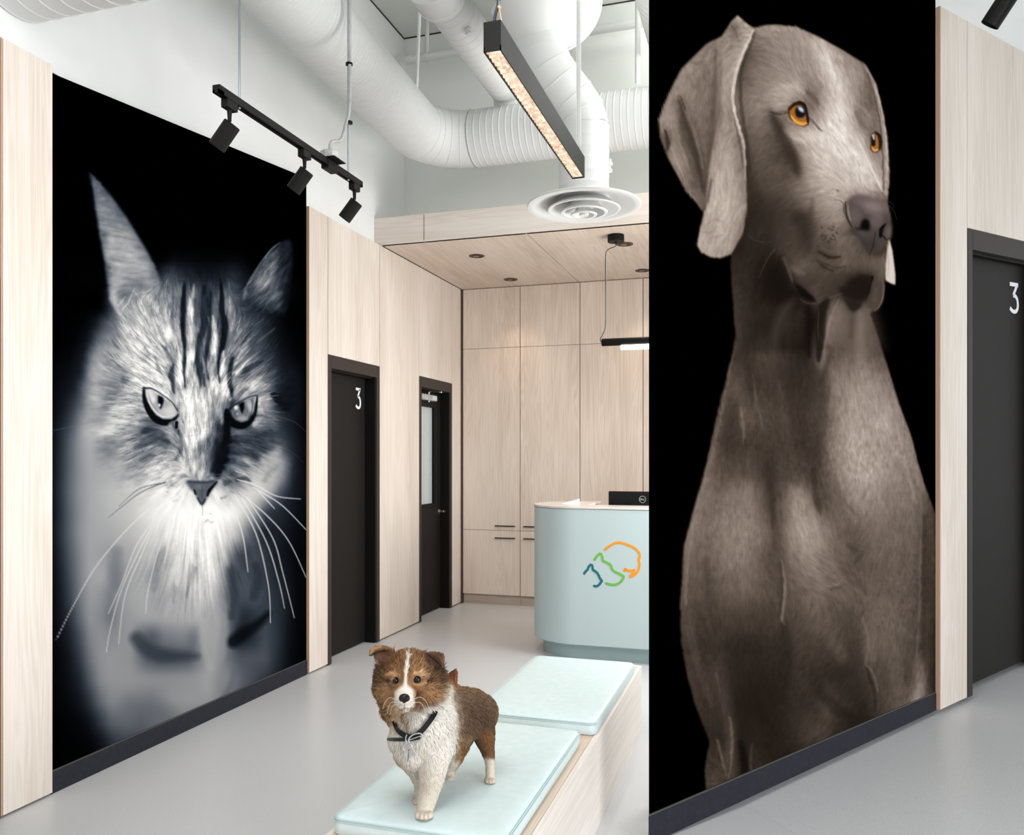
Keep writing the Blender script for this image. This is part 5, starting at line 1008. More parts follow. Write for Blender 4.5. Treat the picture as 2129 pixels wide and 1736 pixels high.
    GP([(1165, 512), (1235, 508), (1252, 440), (1290, 402), (1335, 420), (1352, 490), (1338, 545), (1260, 530), (1190, 525)], 7, .97, 1.5); GS([(1468, 605), (1478, 525), (1525, 462)], [34, 48, 16], 10, .94, 2.4); GS([(1490, 590), (1530, 640), (1570, 625)], [16, 14, 6], 14, .8, 2); GS([(1410, 560), (1388, 700), (1345, 810)], [6, 12, 8], 16, .8, 1.5); GS([(1072, 220), (1088, 380), (1145, 500)], [10, 16, 12], 22, .85, 2)
    GP([(1290, 650), (1400, 640), (1450, 720), (1380, 800), (1320, 740)], 38, .6, 5); GS([(1150, 540), (1250, 620), (1330, 760)], [40, 60, 40], 44, .55, 6); GS([(1400, 800), (1480, 780), (1550, 690)], [30, 50, 30], 40, .55, 6); GS([(1300, 330), (1400, 350), (1480, 400)], [30, 40, 24], 96, .5, 7)
    GP([(1562, 630), (1602, 760), (1630, 1000), (1632, 1152), (1580, 1130), (1522, 1098), (1532, 900)], 196, .92, 1); GS([(1540, 700), (1560, 900), (1550, 1050)], [10, 14, 8], 150, .6, 3)
    # whiskers
    for q in ([(1226, 1010), (1246, 1025), (1252, 1045)], [(1226, 1030), (1250, 1055), (1264, 1100)]): C.put(C.line(C.spline([a(*p) for p in q]), [1.6, .8], 1), 40, .8)
    for q in ([(655, 1250), (610, 1310), (580, 1380)], [(520, 1180), (570, 1210), (640, 1215)], [(875, 1560), (868, 1640), (872, 1700)], [(655, 1250), (620, 1290), (570, 1400)]): C.put(C.line(C.spline([a(*p) for p in q]), [1.2, .7], 1), 84, .4)
    L = C.L; x = [0, 20, 60, 110, 160, 200, 255]
    rgb = np.stack([np.interp(L, x, [0, 25, 69, 122, 172, 210, 255]), np.interp(L, x, [0, 19, 59, 108, 158, 198, 250]), np.interp(L, x, [0, 15, 51, 99, 148, 190, 244])], -1).astype(np.float32)
    def cput(wm, col, al=1.0):
        w, m = wm; m = m[..., None] * al; rgb[w] = rgb[w] * (1 - m) + np.array(col, np.float32) * m
    P = lambda z: [a(*t) for t in z]
    nb = C.poly(P([(1014, 1042), (1038, 992), (1080, 956), (1130, 950), (1182, 974), (1216, 1020), (1238, 1150), (1226, 1196), (1132, 1262), (1062, 1190), (1018, 1090)]), 3); w, m = nb; g_ = rgb[w].mean(-1, keepdims=True) * np.array([1.11, .97, .93]); rgb[w] = rgb[w] * (1 - m[..., None]) + g_ * m[..., None]
    h = lambda *z: [(1500 + x / 4.8225, 100 + y / 4.8225) for x, y in z]
    def HS(pts, w_, col, al=.9, f=2): cput(C.line(C.spline(h(*pts)), [k / 4.8225 for k in w_], f), col, al)
    HS([(540, 642), (610, 636), (690, 630)], [6, 14, 12], (56, 45, 40), .6, 3); HS([(875, 700), (930, 750), (1000, 830)], [12, 18, 8], (96, 82, 73), .5, 4)
    HS([(700, 780), (790, 800), (860, 790)], [8, 16, 10], (150, 118, 106), .6, 3); HS([(610, 650), (680, 720), (760, 790)], [6, 20, 10], (140, 122, 114), .4, 4)
    e = h((676, 606), (720, 562), (780, 538), (832, 562), (852, 620), (872, 720), (864, 764), (820, 778), (760, 760), (708, 710), (680, 655))
    cput(C.line(e + e[:1], 5, 2.5), (30, 22, 19), .9); cput(C.poly(e, 1), (150, 92, 36)); HS([(700, 680), (745, 738), (815, 762), (855, 745)], [16, 34, 34, 16], (222, 158, 74), .85, 3)
    HS([(680, 620), (725, 572), (785, 552), (830, 580), (852, 650), (866, 740)], [18, 30, 40, 34, 24, 22], (24, 16, 13), .92, 3)
    cput(C.line(h((788, 632), (792, 652)), 21, 4), (20, 17, 20)); cput(C.poly(h((765, 586), (800, 590), (826, 618), (826, 646), (800, 640), (772, 618)), 1), (188, 198, 212), .95); HS([(790, 700), (820, 710), (840, 690)], [10, 12, 8], (120, 100, 84), .6, 2)
    e = h((1500, 905), (1518, 862), (1550, 838), (1590, 872), (1606, 940), (1592, 1010), (1555, 1040), (1518, 1034), (1498, 1008), (1504, 950))
    cput(C.line(e + e[:1], 4, 2.5), (40, 30, 26), .8); cput(C.poly(e, 1), (150, 96, 44)); HS([(1512, 1000), (1535, 1026), (1565, 1018)], [10, 24, 16], (224, 166, 92), .85, 2); HS([(1545, 850), (1580, 880), (1594, 950), (1585, 1010)], [20, 34, 34, 18], (26, 18, 15), .92, 3); HS([(1522, 900), (1524, 965)], [40, 40], (18, 15, 17), .95, 2.5); HS([(1520, 876), (1528, 908)], [22, 20], (178, 188, 204), .9, 2)
    HS([(1390, 960), (1470, 1130), (1540, 1280), (1610, 1430)], [8, 20, 24, 12], (232, 222, 212), .6, 4)
    HS([(500, 640), (570, 790), (660, 990), (740, 1160), (770, 1290)], [40, 80, 110, 100, 40], (42, 33, 27), .5, 14)
    HS([(200, 900), (240, 1200), (300, 1500), (330, 1736)], [70, 120, 160, 120], (34, 26, 20), .35, 26)
    return C, lin(rgb)
# ---------------------------------------------------------------- mural panels: fine flat grids carrying the print
def print_mesh(name, pos, col, parent, m):
    """pos (h, w, 3) world positions, col (h, w, 3) linear colours"""
    h, w = pos.shape[:2]; me = bpy.data.meshes.new(name); me.vertices.add(h * w); me.vertices.foreach_set('co', pos.reshape(-1).astype(np.float32))
    i = np.arange(h * w).reshape(h, w); q = np.stack([i[:-1, :-1], i[1:, :-1], i[1:, 1:], i[:-1, 1:]], -1).reshape(-1)
    nf = len(q) // 4; me.loops.add(len(q)); me.loops.foreach_set('vertex_index', q.astype(np.int32)); me.polygons.add(nf)
    me.polygons.foreach_set('loop_start', np.arange(0, len(q), 4, dtype=np.int32)); me.update(calc_edges=True)
    at = me.color_attributes.new('print', 'FLOAT_COLOR', 'POINT'); c4 = np.ones((h * w, 4), np.float32); c4[:, :3] = col.reshape(-1, 3); at.data.foreach_set('color', c4.reshape(-1))
    o = bpy.data.objects.new(name, me); COL.objects.link(o); me.materials.append(m); attach(o, parent); return o
def print_mat(name, gain):
    m = mat(name, (0, 0, 0, 1), 1.0, spec=0.0); b = m.node_tree.nodes['Principled BSDF']
    at = nd(m, 'ShaderNodeAttribute', attribute_name='print'); sc = nd(m, 'ShaderNodeVectorMath', operation='SCALE'); sc.inputs['Scale'].default_value = gain
    lk(m, at.outputs['Color'], sc.inputs[0]); lk(m, sc.outputs[0], b.inputs['Base Color']); return m
def projv(p):
    d = p - np.array(CAM); D = d @ np.array(FV); return PX + FPX * (d @ np.array(RV)) / D, HV - FPX * d[..., 2] / D
C, rgb = paint_cat()
XM = -2.98; cy0, cy1 = 2.8125, 4.8785
mc = thing('wall_mural', 'tall black and white mural of a staring tabby cat between the pale panels', 'mural', (XM, (cy0 + cy1) / 2, .1))
nw, nh = 380, 900; S, Tt = np.meshgrid((np.arange(nw) / (nw - 1)), np.arange(nh) / (nh - 1))
S = S ** .85 * 1.0
Y = cy0 + (cy1 - cy0) * S; zt_ = 3.138 + (3.355 - 3.138) * S; zb_ = .1005
pos = np.stack([np.full_like(Y, XM), Y, zt_ + (zb_ - zt_) * Tt], -1); u, v = projv(pos)
print_mesh('printed_sheet', pos, C.sample(rgb, u, v), mc, print_mat('cat_print', .80))
bd = MB(); bd.hexa([(XW + .001, cy0, zb_), (XM - .0008, cy0, zb_), (XM - .0008, cy1, zb_), (XW + .001, cy1, zb_)], [(XW + .001, cy0, 3.138), (XM - .0008, cy0, 3.138), (XM - .0008, cy1, 3.355), (XW + .001, cy1, 3.355)])
bd.build('mural_board', mat('black_board', srgb(6, 6, 7), .9, spec=0), mc)
C, rgb = paint_dog()
md = thing('wall_mural', 'tall mural of a grey short-haired hunting dog with amber eyes on the partition', 'mural', W(1.0, NM, .11))
nw, nh = 400, 900; S, Tt = np.meshgrid((np.arange(nw) / (nw - 1)) ** .8, np.arange(nh) / (nh - 1))
w0 = np.array(WP0 + Vector((0, 1, 0)) * (NM / WN.y)); sA = (Vector(w0) - WP0).dot(WD); s_ = sA + (S1 + .004 - sA) * S
hb_ = .112 - .015 * S; hh = 4.06 + (hb_ - 4.06) * Tt
pos = np.array(WP0) + np.array(WN) * NM + s_[..., None] * np.array(WD); pos[..., 2] = hh + TANS * s_; u, v = projv(pos)
print_mesh('printed_sheet', pos, C.sample(rgb, u, v), md, print_mat('dog_print', 1.08))
bd = MB(); n0, n1 = NM - .001, -.0705
def edge0(n, h): return W(0, 0, h) + Vector((0, 1, 0)) * (n / WN.y)
bd.loft([[edge0(n0, .112), W(S1 + .004, n0, .097), W(S1 + .004, n1, .097), edge0(n1, .112)], [edge0(n0, 4.06), W(S1 + .004, n0, 4.06), W(S1 + .004, n1, 4.06), edge0(n1, 4.06)]])
bd.build('mural_board', bpy.data.materials['black_board'], md)
# ================================================================ PUPPY (standing on the near cushion, head turned to the viewer)
from mathutils.bvhtree import BVHTree
ZCUSH = .4285
def zp_(x, y): return (700 + x / 3.9825, 1300 + y / 3.9825)
def px2m(r, D): return r / FPX * D
pm = MB()
def ell(x, y, D, rx, ry, rd, tilt=0.0, n=20, m=14):
    """ellipsoid: centre at picture point (x, y) of the close-up, D metres away, radii rx, ry in picture pixels and rd in metres"""
    u, v = zp_(x, y); c = onD(u, v, D); ax, ay = px2m(rx, D), px2m(ry, D); ca, sa_ = math.cos(tilt), math.sin(tilt); rings = []
    for i in range(m + 1):
        t = -pi / 2 + pi * i / m; rr = max(math.cos(t), .02); h = math.sin(t)
        ring = []
        for k in range(n):
            a = 2 * pi * k / n; lx, ld, lz = ax * rr * math.cos(a), rd * rr * math.sin(a), ay * h
            ring.append(c + RV * (lx * ca - lz * sa_) + FV * ld + ZV * (lx * sa_ + lz * ca))
        rings.append(ring)
    pm.loft(rings)
def limb(pts, n=16):
    """tapered limb through (x, y, D, r px)"""
    P = [onD(*zp_(x, y), D) for x, y, D, r in pts]; R_ = [px2m(r, D) for x, y, D, r in pts]
    Q = crv(P, 5); rs = list(np.interp(np.linspace(0, len(R_) - 1, len(Q)), range(len(R_)), R_)); pm.tube(Q, rs, n)
    for p, r in ((Q[0], rs[0]), (Q[-1], rs[-1])): pm.ball(p, r, n, 10)
def slab(pts, D, th=.011, lean=0):
    f = []; b = []
    for q in pts:
        x, y = q[:2]; d = D + (q[2] if len(q) > 2 else 0); f.append(onD(*zp_(x, y), d - th / 2)); b.append(onD(*zp_(x, y), d + th / 2))
    pm.loft([f, b])
# head
ell(600, 380, 2.425, 47, 42, .070); ell(600, 410, 2.375, 39, 36, .045); ell(450, 520, 2.405, 36, 32, .052); ell(775, 520, 2.415, 38, 33, .052)
ell(430, 600, 2.425, 22, 24, .04); ell(820, 580, 2.43, 26, 26, .04); ell(480, 660, 2.43, 18, 20, .035); ell(740, 640, 2.42, 24, 18, .035)
ell(565, 545, 2.345, 25, 22, .05); ell(562, 600, 2.305, 19, 15, .034); ell(562, 660, 2.315, 15, 12, .03); ell(520, 640, 2.32, 10, 11, .024); ell(606, 640, 2.32, 11, 11, .024)
ell(378, 440, 2.44, 15, 28, .045); ell(842, 460, 2.44, 16, 26, .045); ell(440, 690, 2.44, 18, 22, .035); ell(480, 740, 2.45, 18, 22, .035); ell(520, 305, 2.43, 26, 15, .04); ell(670, 300, 2.43, 22, 14, .04)
ell(480, 430, 2.36, 14, 12, .03); ell(665, 430, 2.362, 15, 13, .03); ell(575, 440, 2.35, 16, 26, .03)
# ears
slab([(330, 345), (312, 262), (318, 215), (350, 182), (400, 170), (448, 188), (492, 240), (500, 320), (430, 370)], 2.44, .012)
slab([(270, 260, -.016), (278, 204, -.014), (304, 178, -.006), (372, 168, .016), (420, 180, .026), (432, 206, .024), (380, 212, .012), (330, 228), (305, 248)], 2.405, .011)
slab([(690, 300), (700, 235), (752, 222), (800, 222), (856, 234), (872, 262), (860, 320), (838, 370), (760, 380)], 2.44, .013)
slab([(740, 238, .02), (800, 218, .015), (862, 228, .0), (888, 240, -.012), (890, 300, -.02), (882, 364, -.026), (852, 334, -.02), (815, 288, -.008), (772, 258, .008)], 2.388, .012)
# neck, chest, trunk
limb([(620, 560, 2.47, 38), (680, 740, 2.48, 48), (720, 900, 2.47, 56)]); ell(700, 880, 2.455, 60, 66, .082); ell(560, 840, 2.45, 28, 48, .05); ell(540, 930, 2.45, 26, 32, .05); ell(640, 1020, 2.45, 42, 44, .07); ell(800, 990, 2.47, 44, 56, .08)
limb([(800, 700, 2.50, 50), (920, 740, 2.56, 58), (1060, 740, 2.62, 56), (1170, 730, 2.66, 42)]); ell(930, 640, 2.53, 36, 36, .07); ell(905, 545, 2.485, 22, 24, .05); ell(960, 575, 2.53, 22, 20, .05); ell(1120, 690, 2.65, 38, 40, .07); ell(960, 880, 2.56, 44, 40, .07); ell(1190, 800, 2.66, 26, 40, .06)
# legs
limb([(1190, 800, 2.655, 31), (1222, 920, 2.645, 22), (1246, 1020, 2.64, 15), (1266, 1110, 2.645, 10.5), (1270, 1190, 2.64, 9.5), (1272, 1262, 2.632, 9.5)]); ell(1270, 1282, 2.620, 13, 6.5, .026); ell(1245, 1290, 2.606, 5, 4.5, .014); ell(1272, 1292, 2.603, 5.5, 4.5, .015); ell(1298, 1290, 2.606, 5, 4.5, .014)
limb([(1020, 900, 2.67, 32), (985, 1010, 2.665, 25), (970, 1110, 2.665, 17), (945, 1190, 2.668, 12), (936, 1262, 2.66, 10)]); ell(938, 1264, 2.650, 11, 6, .024)
limb([(800, 980, 2.45, 40), (800, 1120, 2.43, 34), (790, 1250, 2.415, 26.5), (765, 1380, 2.41, 21), (738, 1490, 2.40, 18.5), (724, 1540, 2.395, 17)]); ell(722, 1562, 2.375, 19, 9, .034); ell(672, 1572, 2.356, 6.5, 6.5, .018); ell(705, 1580, 2.350, 7, 6.5, .019); ell(742, 1580, 2.350, 7, 6.5, .019); ell(776, 1570, 2.358, 6.5, 6, .018)
limb([(620, 980, 2.47, 36), (645, 1100, 2.475, 31), (690, 1220, 2.48, 22), (705, 1330, 2.485, 15), (690, 1430, 2.485, 13)]); ell(672, 1452, 2.470, 13, 7, .028)
# tail
limb([(1000, 560, 2.70, 9), (952, 505, 2.73, 13), (945, 460, 2.72, 14), (966, 416, 2.72, 9.5), (990, 370, 2.72, 2)])
raw = pm.build('puppy_raw', None); md_ = raw.modifiers.new('r', 'REMESH'); md_.mode = 'VOXEL'; md_.voxel_size = .0034
sm = raw.modifiers.new('s', 'SMOOTH'); sm.factor = .5; sm.iterations = 9
dg = bpy.context.evaluated_depsgraph_get(); dg.update(); me = bpy.data.meshes.new_from_object(raw.evaluated_get(dg)); me.name = 'body'
bpy.data.objects.remove(raw)
nv = len(me.vertices); co = np.empty(nv * 3, np.float32); me.vertices.foreach_get('co', co); co = co.reshape(-1, 3).astype(np.float64)
co[:, 2] = np.where(co[:, 2] < ZCUSH, ZCUSH - .0005 + (co[:, 2] - ZCUSH) * .03, co[:, 2]); me.vertices.foreach_set('co', co.reshape(-1).astype(np.float32)); me.update()
me.shade_smooth()
# coat colours
K = Canvas(755, 1325, 1045, 1712); rgb = np.zeros((K.h, K.w, 3), np.float32); rgb[:] = (150, 104, 64)
def kp(wm, col, al=1.0):
    w, m = wm; m = m[..., None] * al; rgb[w] = rgb[w] * (1 - m) + np.array(col, np.float32) * m
def kpoly(pts, col, al=1.0, f=3): kp(K.poly([zp_(*p) for p in pts], f), col, al)
def kline(pts, w_, col, al=1.0, f=2.5): kp(K.line(K.spline([zp_(*p) for p in pts]), [k / 3.9825 for k in w_], f), col, al)
WH, CR, TN, OR, DK, BK, GB = (236, 229, 219), (226, 214, 198), (196, 156, 118), (162, 118, 80), (74, 54, 40), (46, 38, 33), (126, 102, 82)
kpoly([(250, 150), (900, 150), (930, 560), (850, 640), (640, 700), (470, 790), (400, 740), (300, 560)], (148, 112, 80), 1, 3)
kpoly([(300, 300), (380, 330), (400, 440), (380, 520), (300, 540)], DK, .8, 7); kpoly([(760, 300), (900, 330), (910, 560), (840, 520), (780, 400)], DK, .75, 7); kpoly([(430, 250), (560, 240), (560, 330), (430, 370)], (140, 98, 62), .7, 5); kpoly([(610, 240), (720, 250), (720, 350), (620, 330)], (136, 96, 62), .7, 5)
kline([(440, 330), (500, 360), (555, 440)], [60, 50, 30], OR, .6, 6); kline([(600, 430), (660, 350), (740, 330)], [30, 50, 40], OR, .6, 6)
kpoly([(310, 560), (420, 500), (480, 560), (470, 660), (380, 680)], (184, 144, 102), .8, 6); kpoly([(660, 520), (760, 510), (880, 560), (800, 630), (660, 650)], (178, 132, 92), .8, 6); kline([(340, 600), (390, 690), (440, 740)], [40, 50, 30], (132, 100, 66), .6, 6); kline([(700, 680), (790, 640), (880, 590)], [24, 30, 16], DK, .6, 5)
kline([(430, 420), (480, 405), (520, 420)], [24, 30, 16], (214, 168, 124), .8, 3); kline([(640, 405), (690, 400), (730, 430)], [20, 34, 20], (216, 172, 130), .8, 3); kline([(440, 470), (470, 495), (510, 490)], [16, 20, 12], (206, 156, 112), .8, 3); kline([(640, 485), (690, 490), (740, 460)], [14, 20, 16], (206, 156, 112), .8, 3)
kline([(395, 460), (440, 465)], [30, 18], DK, .8, 3); kline([(740, 465), (780, 470)], [20, 34], DK, .8, 3); kline([(505, 500), (480, 550), (470, 600)], [18, 22, 14], (132, 84, 54), .7, 3); kline([(625, 500), (660, 540), (680, 590)], [18, 30, 20], (122, 78, 52), .7, 3); kline([(545, 300), (548, 400), (545, 460)], [18, 22, 12], (120, 80, 52), .6, 3); kline([(605, 300), (600, 400), (598, 450)], [18, 20, 12], (120, 80, 52), .5, 3)
# white: blaze, muzzle, neck, chest, legs
kline([(592, 250), (582, 330), (572, 420), (568, 500)], [20, 26, 22, 34], WH, .95, 1.6); kpoly([(540, 500), (590, 495), (640, 540), (650, 620), (630, 690), (560, 715), (500, 690), (470, 620), (480, 550)], WH, 1, 2)
kline([(640, 560), (655, 620), (650, 670)], [20, 26, 20], TN, .6, 4)
kpoly([(900, 470), (960, 500), (985, 600), (1005, 720), (1030, 860), (1010, 960), (990, 1040), (1010, 1130), (960, 1300), (820, 1620), (620, 1620), (620, 1300), (420, 1000), (420, 830), (470, 760), (560, 715), (680, 690), (800, 640), (880, 590)], WH, 1, 5)
kpoly([(400, 690), (520, 690), (590, 760), (590, 860), (500, 860), (430, 800)], (190, 164, 130), .7, 6); kline([(540, 740), (585, 800), (590, 860)], [30, 24, 10], (128, 104, 78), .7, 4)
kpoly([(560, 1200), (950, 1200), (960, 1640), (600, 1640)], CR, .75, 12)
kpoly([(950, 500), (1040, 500), (1320, 560), (1340, 1120), (1200, 1110), (1120, 960), (1040, 1010), (1020, 900), (1010, 740), (985, 620)], (112, 90, 70), 1, 6)
kpoly([(1060, 640), (1200, 600), (1280, 700), (1300, 900), (1120, 860)], (84, 64, 50), .7, 9); kpoly([(1160, 860), (1320, 860), (1320, 1080), (1220, 1090)], (126, 84, 52), .8, 6); kline([(985, 560), (1010, 680), (1035, 800)], [40, 50, 40], (150, 138, 126), .6, 6); kline([(1020, 900), (1060, 960), (1110, 940)], [50, 50, 30], (140, 116, 92), .6, 6)
kpoly([(1140, 960), (1200, 1110), (1330, 1105), (1340, 1320), (1200, 1320), (1130, 1040)], CR, .0, 3); kpoly([(1210, 1095), (1320, 1105), (1335, 1320), (1215, 1320)], CR, 1, 2); kline([(1125, 965), (1165, 1040), (1215, 1120)], [14, 26, 20], (200, 176, 150), .8, 3)
kpoly([(960, 1040), (1020, 1050), (1010, 1130), (985, 1180), (900, 1300), (970, 1300)], CR, .9, 3); kpoly([(985, 1040), (1020, 1060), (1008, 1120), (985, 1130)], (128, 80, 50), .9, 2)
kpoly([(880, 420), (940, 375), (1000, 365), (995, 440), (975, 505), (940, 490)], (108, 64, 40), 1, 1.6); kline([(995, 372), (988, 440), (976, 500)], [12, 16, 12], (160, 98, 58), .9, 2)
# ears
kpoly([(300, 190), (380, 168), (460, 190), (520, 270), (480, 330), (320, 350)], (116, 82, 54), .9, 3); kline([(285, 235), (310, 195), (370, 178)], [24, 26, 16], (178, 132, 86), .9, 2); kline([(280, 252), (330, 225), (400, 205)], [12, 16, 10], BK, .85, 2); kpoly([(330, 250), (420, 238), (445, 290), (390, 310), (345, 320)], (150, 106, 92), .9, 2.5); kline([(330, 300), (360, 330)], [30, 20], (196, 180, 164), .6, 3); kline([(420, 230), (470, 260), (470, 330)], [16, 22, 16], (130, 94, 60), .7, 3)
kpoly([(690, 230), (860, 225), (890, 250), (885, 360), (830, 370), (760, 330)], (84, 60, 46), .95, 3); kline([(800, 240), (860, 270), (878, 330)], [12, 20, 12], (124, 84, 56), .8, 2); kline([(760, 250), (820, 300), (865, 350)], [10, 14, 8], BK, .85, 2)
kline([(520, 690), (545, 694), (565, 684), (600, 688), (625, 676)], [5, 8, 9, 8, 4], (84, 56, 52), .9, 1.2); kline([(562, 640), (563, 680)], [5, 5], (96, 70, 64), .7, 1)
for x, y in ((1262, 1290), (1285, 1290)): kline([(x, y - 18), (x, y + 14)], [4, 5], (120, 92, 74), .7, 1)
for x, y in ((690, 1575), (724, 1585), (758, 1580)): kline([(x, y - 30), (x - 2, y + 12)], [4, 6], (150, 116, 98), .8, 1)
rgbl = lin(rgb.astype(np.float64))
def coat(p): u, v = projv(p); return K.sample(rgbl, np.clip(u, 756, 1044), np.clip(v, 1326, 1711))
pc_ = coat(co); at = me.color_attributes.new('coat', 'FLOAT_COLOR', 'POINT'); c4 = np.ones((nv, 4), np.float32); c4[:, :3] = pc_ * .82; at.data.foreach_set('color', c4.reshape(-1))
def coat_mat(name, rough):
    m = mat(name, (1, 1, 1, 1), rough, spec=.15); a_ = nd(m, 'ShaderNodeAttribute', attribute_name='coat'); lk(m, a_.outputs['Color'], m.node_tree.nodes['Principled BSDF'].inputs['Base Color']); return m
foot = onD(*zp_(900, 1450), 2.5); foot.z = ZCUSH
pup = bpy.data.objects.new('puppy', me); COL.objects.link(pup); me.materials.append(coat_mat('puppy_coat_skin', .8))
tag(pup, 'brown and white long-haired puppy in a black collar standing on the near cushion', 'puppy')
# fur strands
me.calc_loop_triangles(); tri = np.empty(len(me.loop_triangles) * 3, np.int32); me.loop_triangles.foreach_get('vertices', tri); tri = tri.reshape(-1, 3)
vn = np.empty(nv * 3, np.float32); me.vertices.foreach_get('normal', vn); vn = vn.reshape(-1, 3)
rg = np.random.default_rng(12); A_, B_, C_ = co[tri[:, 0]], co[tri[:, 1]], co[tri[:, 2]]
fn = np.cross(B_ - A_, C_ - A_); ar = np.linalg.norm(fn, axis=1); NS = 52000
f_ = rg.choice(len(tri), NS, p=ar / ar.sum()); r1, r2 = rg.random((2, NS)); r1s = np.sqrt(r1)[:, None]; r2 = r2[:, None]
root = A_[f_] * (1 - r1s) + B_[f_] * (r1s * (1 - r2)) + C_[f_] * (r1s * r2)
nrm = vn[tri[f_, 0]] * (1 - r1s) + vn[tri[f_, 1]] * (r1s * (1 - r2)) + vn[tri[f_, 2]] * (r1s * r2); nrm /= np.linalg.norm(nrm, axis=1, keepdims=True) + 1e-9
u, v = projv(root); x = (u - 700) * 3.9825; y = (v - 1300) * 3.9825
zz = root[:, 2]
nose3 = np.array(onD(*zp_(562, 590), 2.29)); head = (y < 720) & (x < 905) & (y < 760 - .12 * (x - 300)); rad = root - nose3
down = np.array([0, 0, -1.0]); back = np.array(RV * .55 + FV * .83)
flow = np.where(head[:, None], rad / (np.linalg.norm(rad, axis=1, keepdims=True) + 1e-6) + down * .12, down * .9 + back * .35)
body = (x > 930) & (y < 980); flow = np.where(body[:, None], down * .75 + back * .5, flow)
tl = (x > 885) & (x < 1000) & (y < 480) & (root @ np.array(FV) > 2.66); flow = np.where(tl[:, None], np.array(ZV) + np.array(RV) * .2, flow)
d2n = np.hypot(x - 562, (y - 560) * 1.1)
ln_ = np.where(head, np.interp(d2n, [40, 90, 140, 200, 260, 330], [.0025, .0035, .007, .014, .022, .026]), .020)
ln_ = np.where(~head & (y > 1060), np.interp(y, [1060, 1250, 1450, 1600], [.016, .009, .005, .003]), ln_)
ln_ = np.where(body, .013, ln_); ln_ = np.where((x > 1100) & (y > 900), np.interp(y, [900, 1100, 1300], [.011, .006, .003]), ln_); ln_ = np.where((x > 900) & (x < 1030) & (y > 1040), .006, ln_); ln_ = np.where(head & (y < 345) & ((x < 470) | (x > 720)), .006, ln_); ln_ = np.where(tl, .010, ln_)
eye = np.minimum(np.hypot(x - 487, y - 455), np.hypot(x - 665, y - 450)); keep = (eye > 30) & (np.hypot((x - 560) / 52, (y - 604) / 42) > 1) & (zz > ZCUSH + .002)
ln_ *= rg.uniform(.65, 1.25, NS); lift = np.where(head, .42, .34)[:, None] + rg.uniform(-.12, .12, (NS, 1))
flow = flow / (np.linalg.norm(flow, axis=1, keepdims=True) + 1e-9); tg = flow - nrm * (flow * nrm).sum(1, keepdims=True); tg /= np.linalg.norm(tg, axis=1, keepdims=True) + 1e-6
cl_ = np.sin(root @ np.array([210., 160., 190.]) + 2 * np.sin(root @ np.array([-90., 120., 70.])))[:, None] * .25
dr_ = tg + nrm * lift + np.cross(nrm, tg) * (cl_ + rg.normal(0, .16, (NS, 1))); dr_ /= np.linalg.norm(dr_, axis=1, keepdims=True)
L_ = ln_[:, None]; p1 = root + dr_ * L_ * .55; d2_ = dr_ - nrm * .30 + down * .12; d2_ /= np.linalg.norm(d2_, axis=1, keepdims=True); p2 = p1 + d2_ * L_ * .5
p2[:, 2] = np.maximum(p2[:, 2], ZCUSH + .0006); p1[:, 2] = np.maximum(p1[:, 2], ZCUSH + .0008)
vw = root - np.array(CAM); sd_ = np.cross(dr_, vw); sd_ = sd_ / (np.linalg.norm(sd_, axis=1, keepdims=True) + 1e-9); rs_ = rg.normal(0, .5, (NS, 1)); sd_ = sd_ + nrm * rs_; sd_ -= dr_ * (sd_ * dr_).sum(1, keepdims=True); sd_ /= np.linalg.norm(sd_, axis=1, keepdims=True)
fl_ = np.sign((np.cross(sd_, dr_) * nrm).sum(1, keepdims=True)); sd_ *= np.where(fl_ == 0, 1, fl_)
wd_ = np.where(ln_ < .006, .0007, .00095)[:, None]
k_ = np.nonzero(keep)[0]; n_ = len(k_); V_ = np.stack([root - sd_ * wd_ - nrm * .001, root + sd_ * wd_ - nrm * .001, p1 + sd_ * wd_ * .7, p1 - sd_ * wd_ * .7, p2], 1)[k_]
cc = coat(root) * np.exp(rg.normal(0, .16, (NS, 1))); hair_dark = (coat(root).mean(1) < .30) & (rg.random(NS) < np.where(head, np.interp(d2n, [120, 230], [.12, .42]), .30)); cc = np.where(hair_dark[:, None], cc * .45, cc)
tipf = np.where((coat(root).mean(1) < .3), 1.12, 1.0)[:, None]
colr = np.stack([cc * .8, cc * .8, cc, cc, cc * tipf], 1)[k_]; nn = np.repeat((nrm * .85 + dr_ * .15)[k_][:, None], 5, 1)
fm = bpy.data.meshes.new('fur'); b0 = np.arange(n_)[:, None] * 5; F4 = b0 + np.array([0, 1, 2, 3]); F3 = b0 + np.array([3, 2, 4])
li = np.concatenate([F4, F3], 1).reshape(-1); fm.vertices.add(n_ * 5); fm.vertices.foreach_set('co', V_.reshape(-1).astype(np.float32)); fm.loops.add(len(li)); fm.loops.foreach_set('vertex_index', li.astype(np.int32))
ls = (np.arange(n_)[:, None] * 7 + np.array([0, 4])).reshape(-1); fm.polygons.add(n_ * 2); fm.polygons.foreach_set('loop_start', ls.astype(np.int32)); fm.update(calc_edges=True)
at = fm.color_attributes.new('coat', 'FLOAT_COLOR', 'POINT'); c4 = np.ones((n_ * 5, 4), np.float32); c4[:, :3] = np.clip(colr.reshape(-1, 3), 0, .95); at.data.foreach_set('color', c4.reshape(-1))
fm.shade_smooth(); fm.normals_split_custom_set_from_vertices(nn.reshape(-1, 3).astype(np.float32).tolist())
fo = bpy.data.objects.new('fur', fm); COL.objects.link(fo); fm.materials.append(coat_mat('puppy_fur', .75)); attach(fo, pup); fo['kind'] = 'stuff'
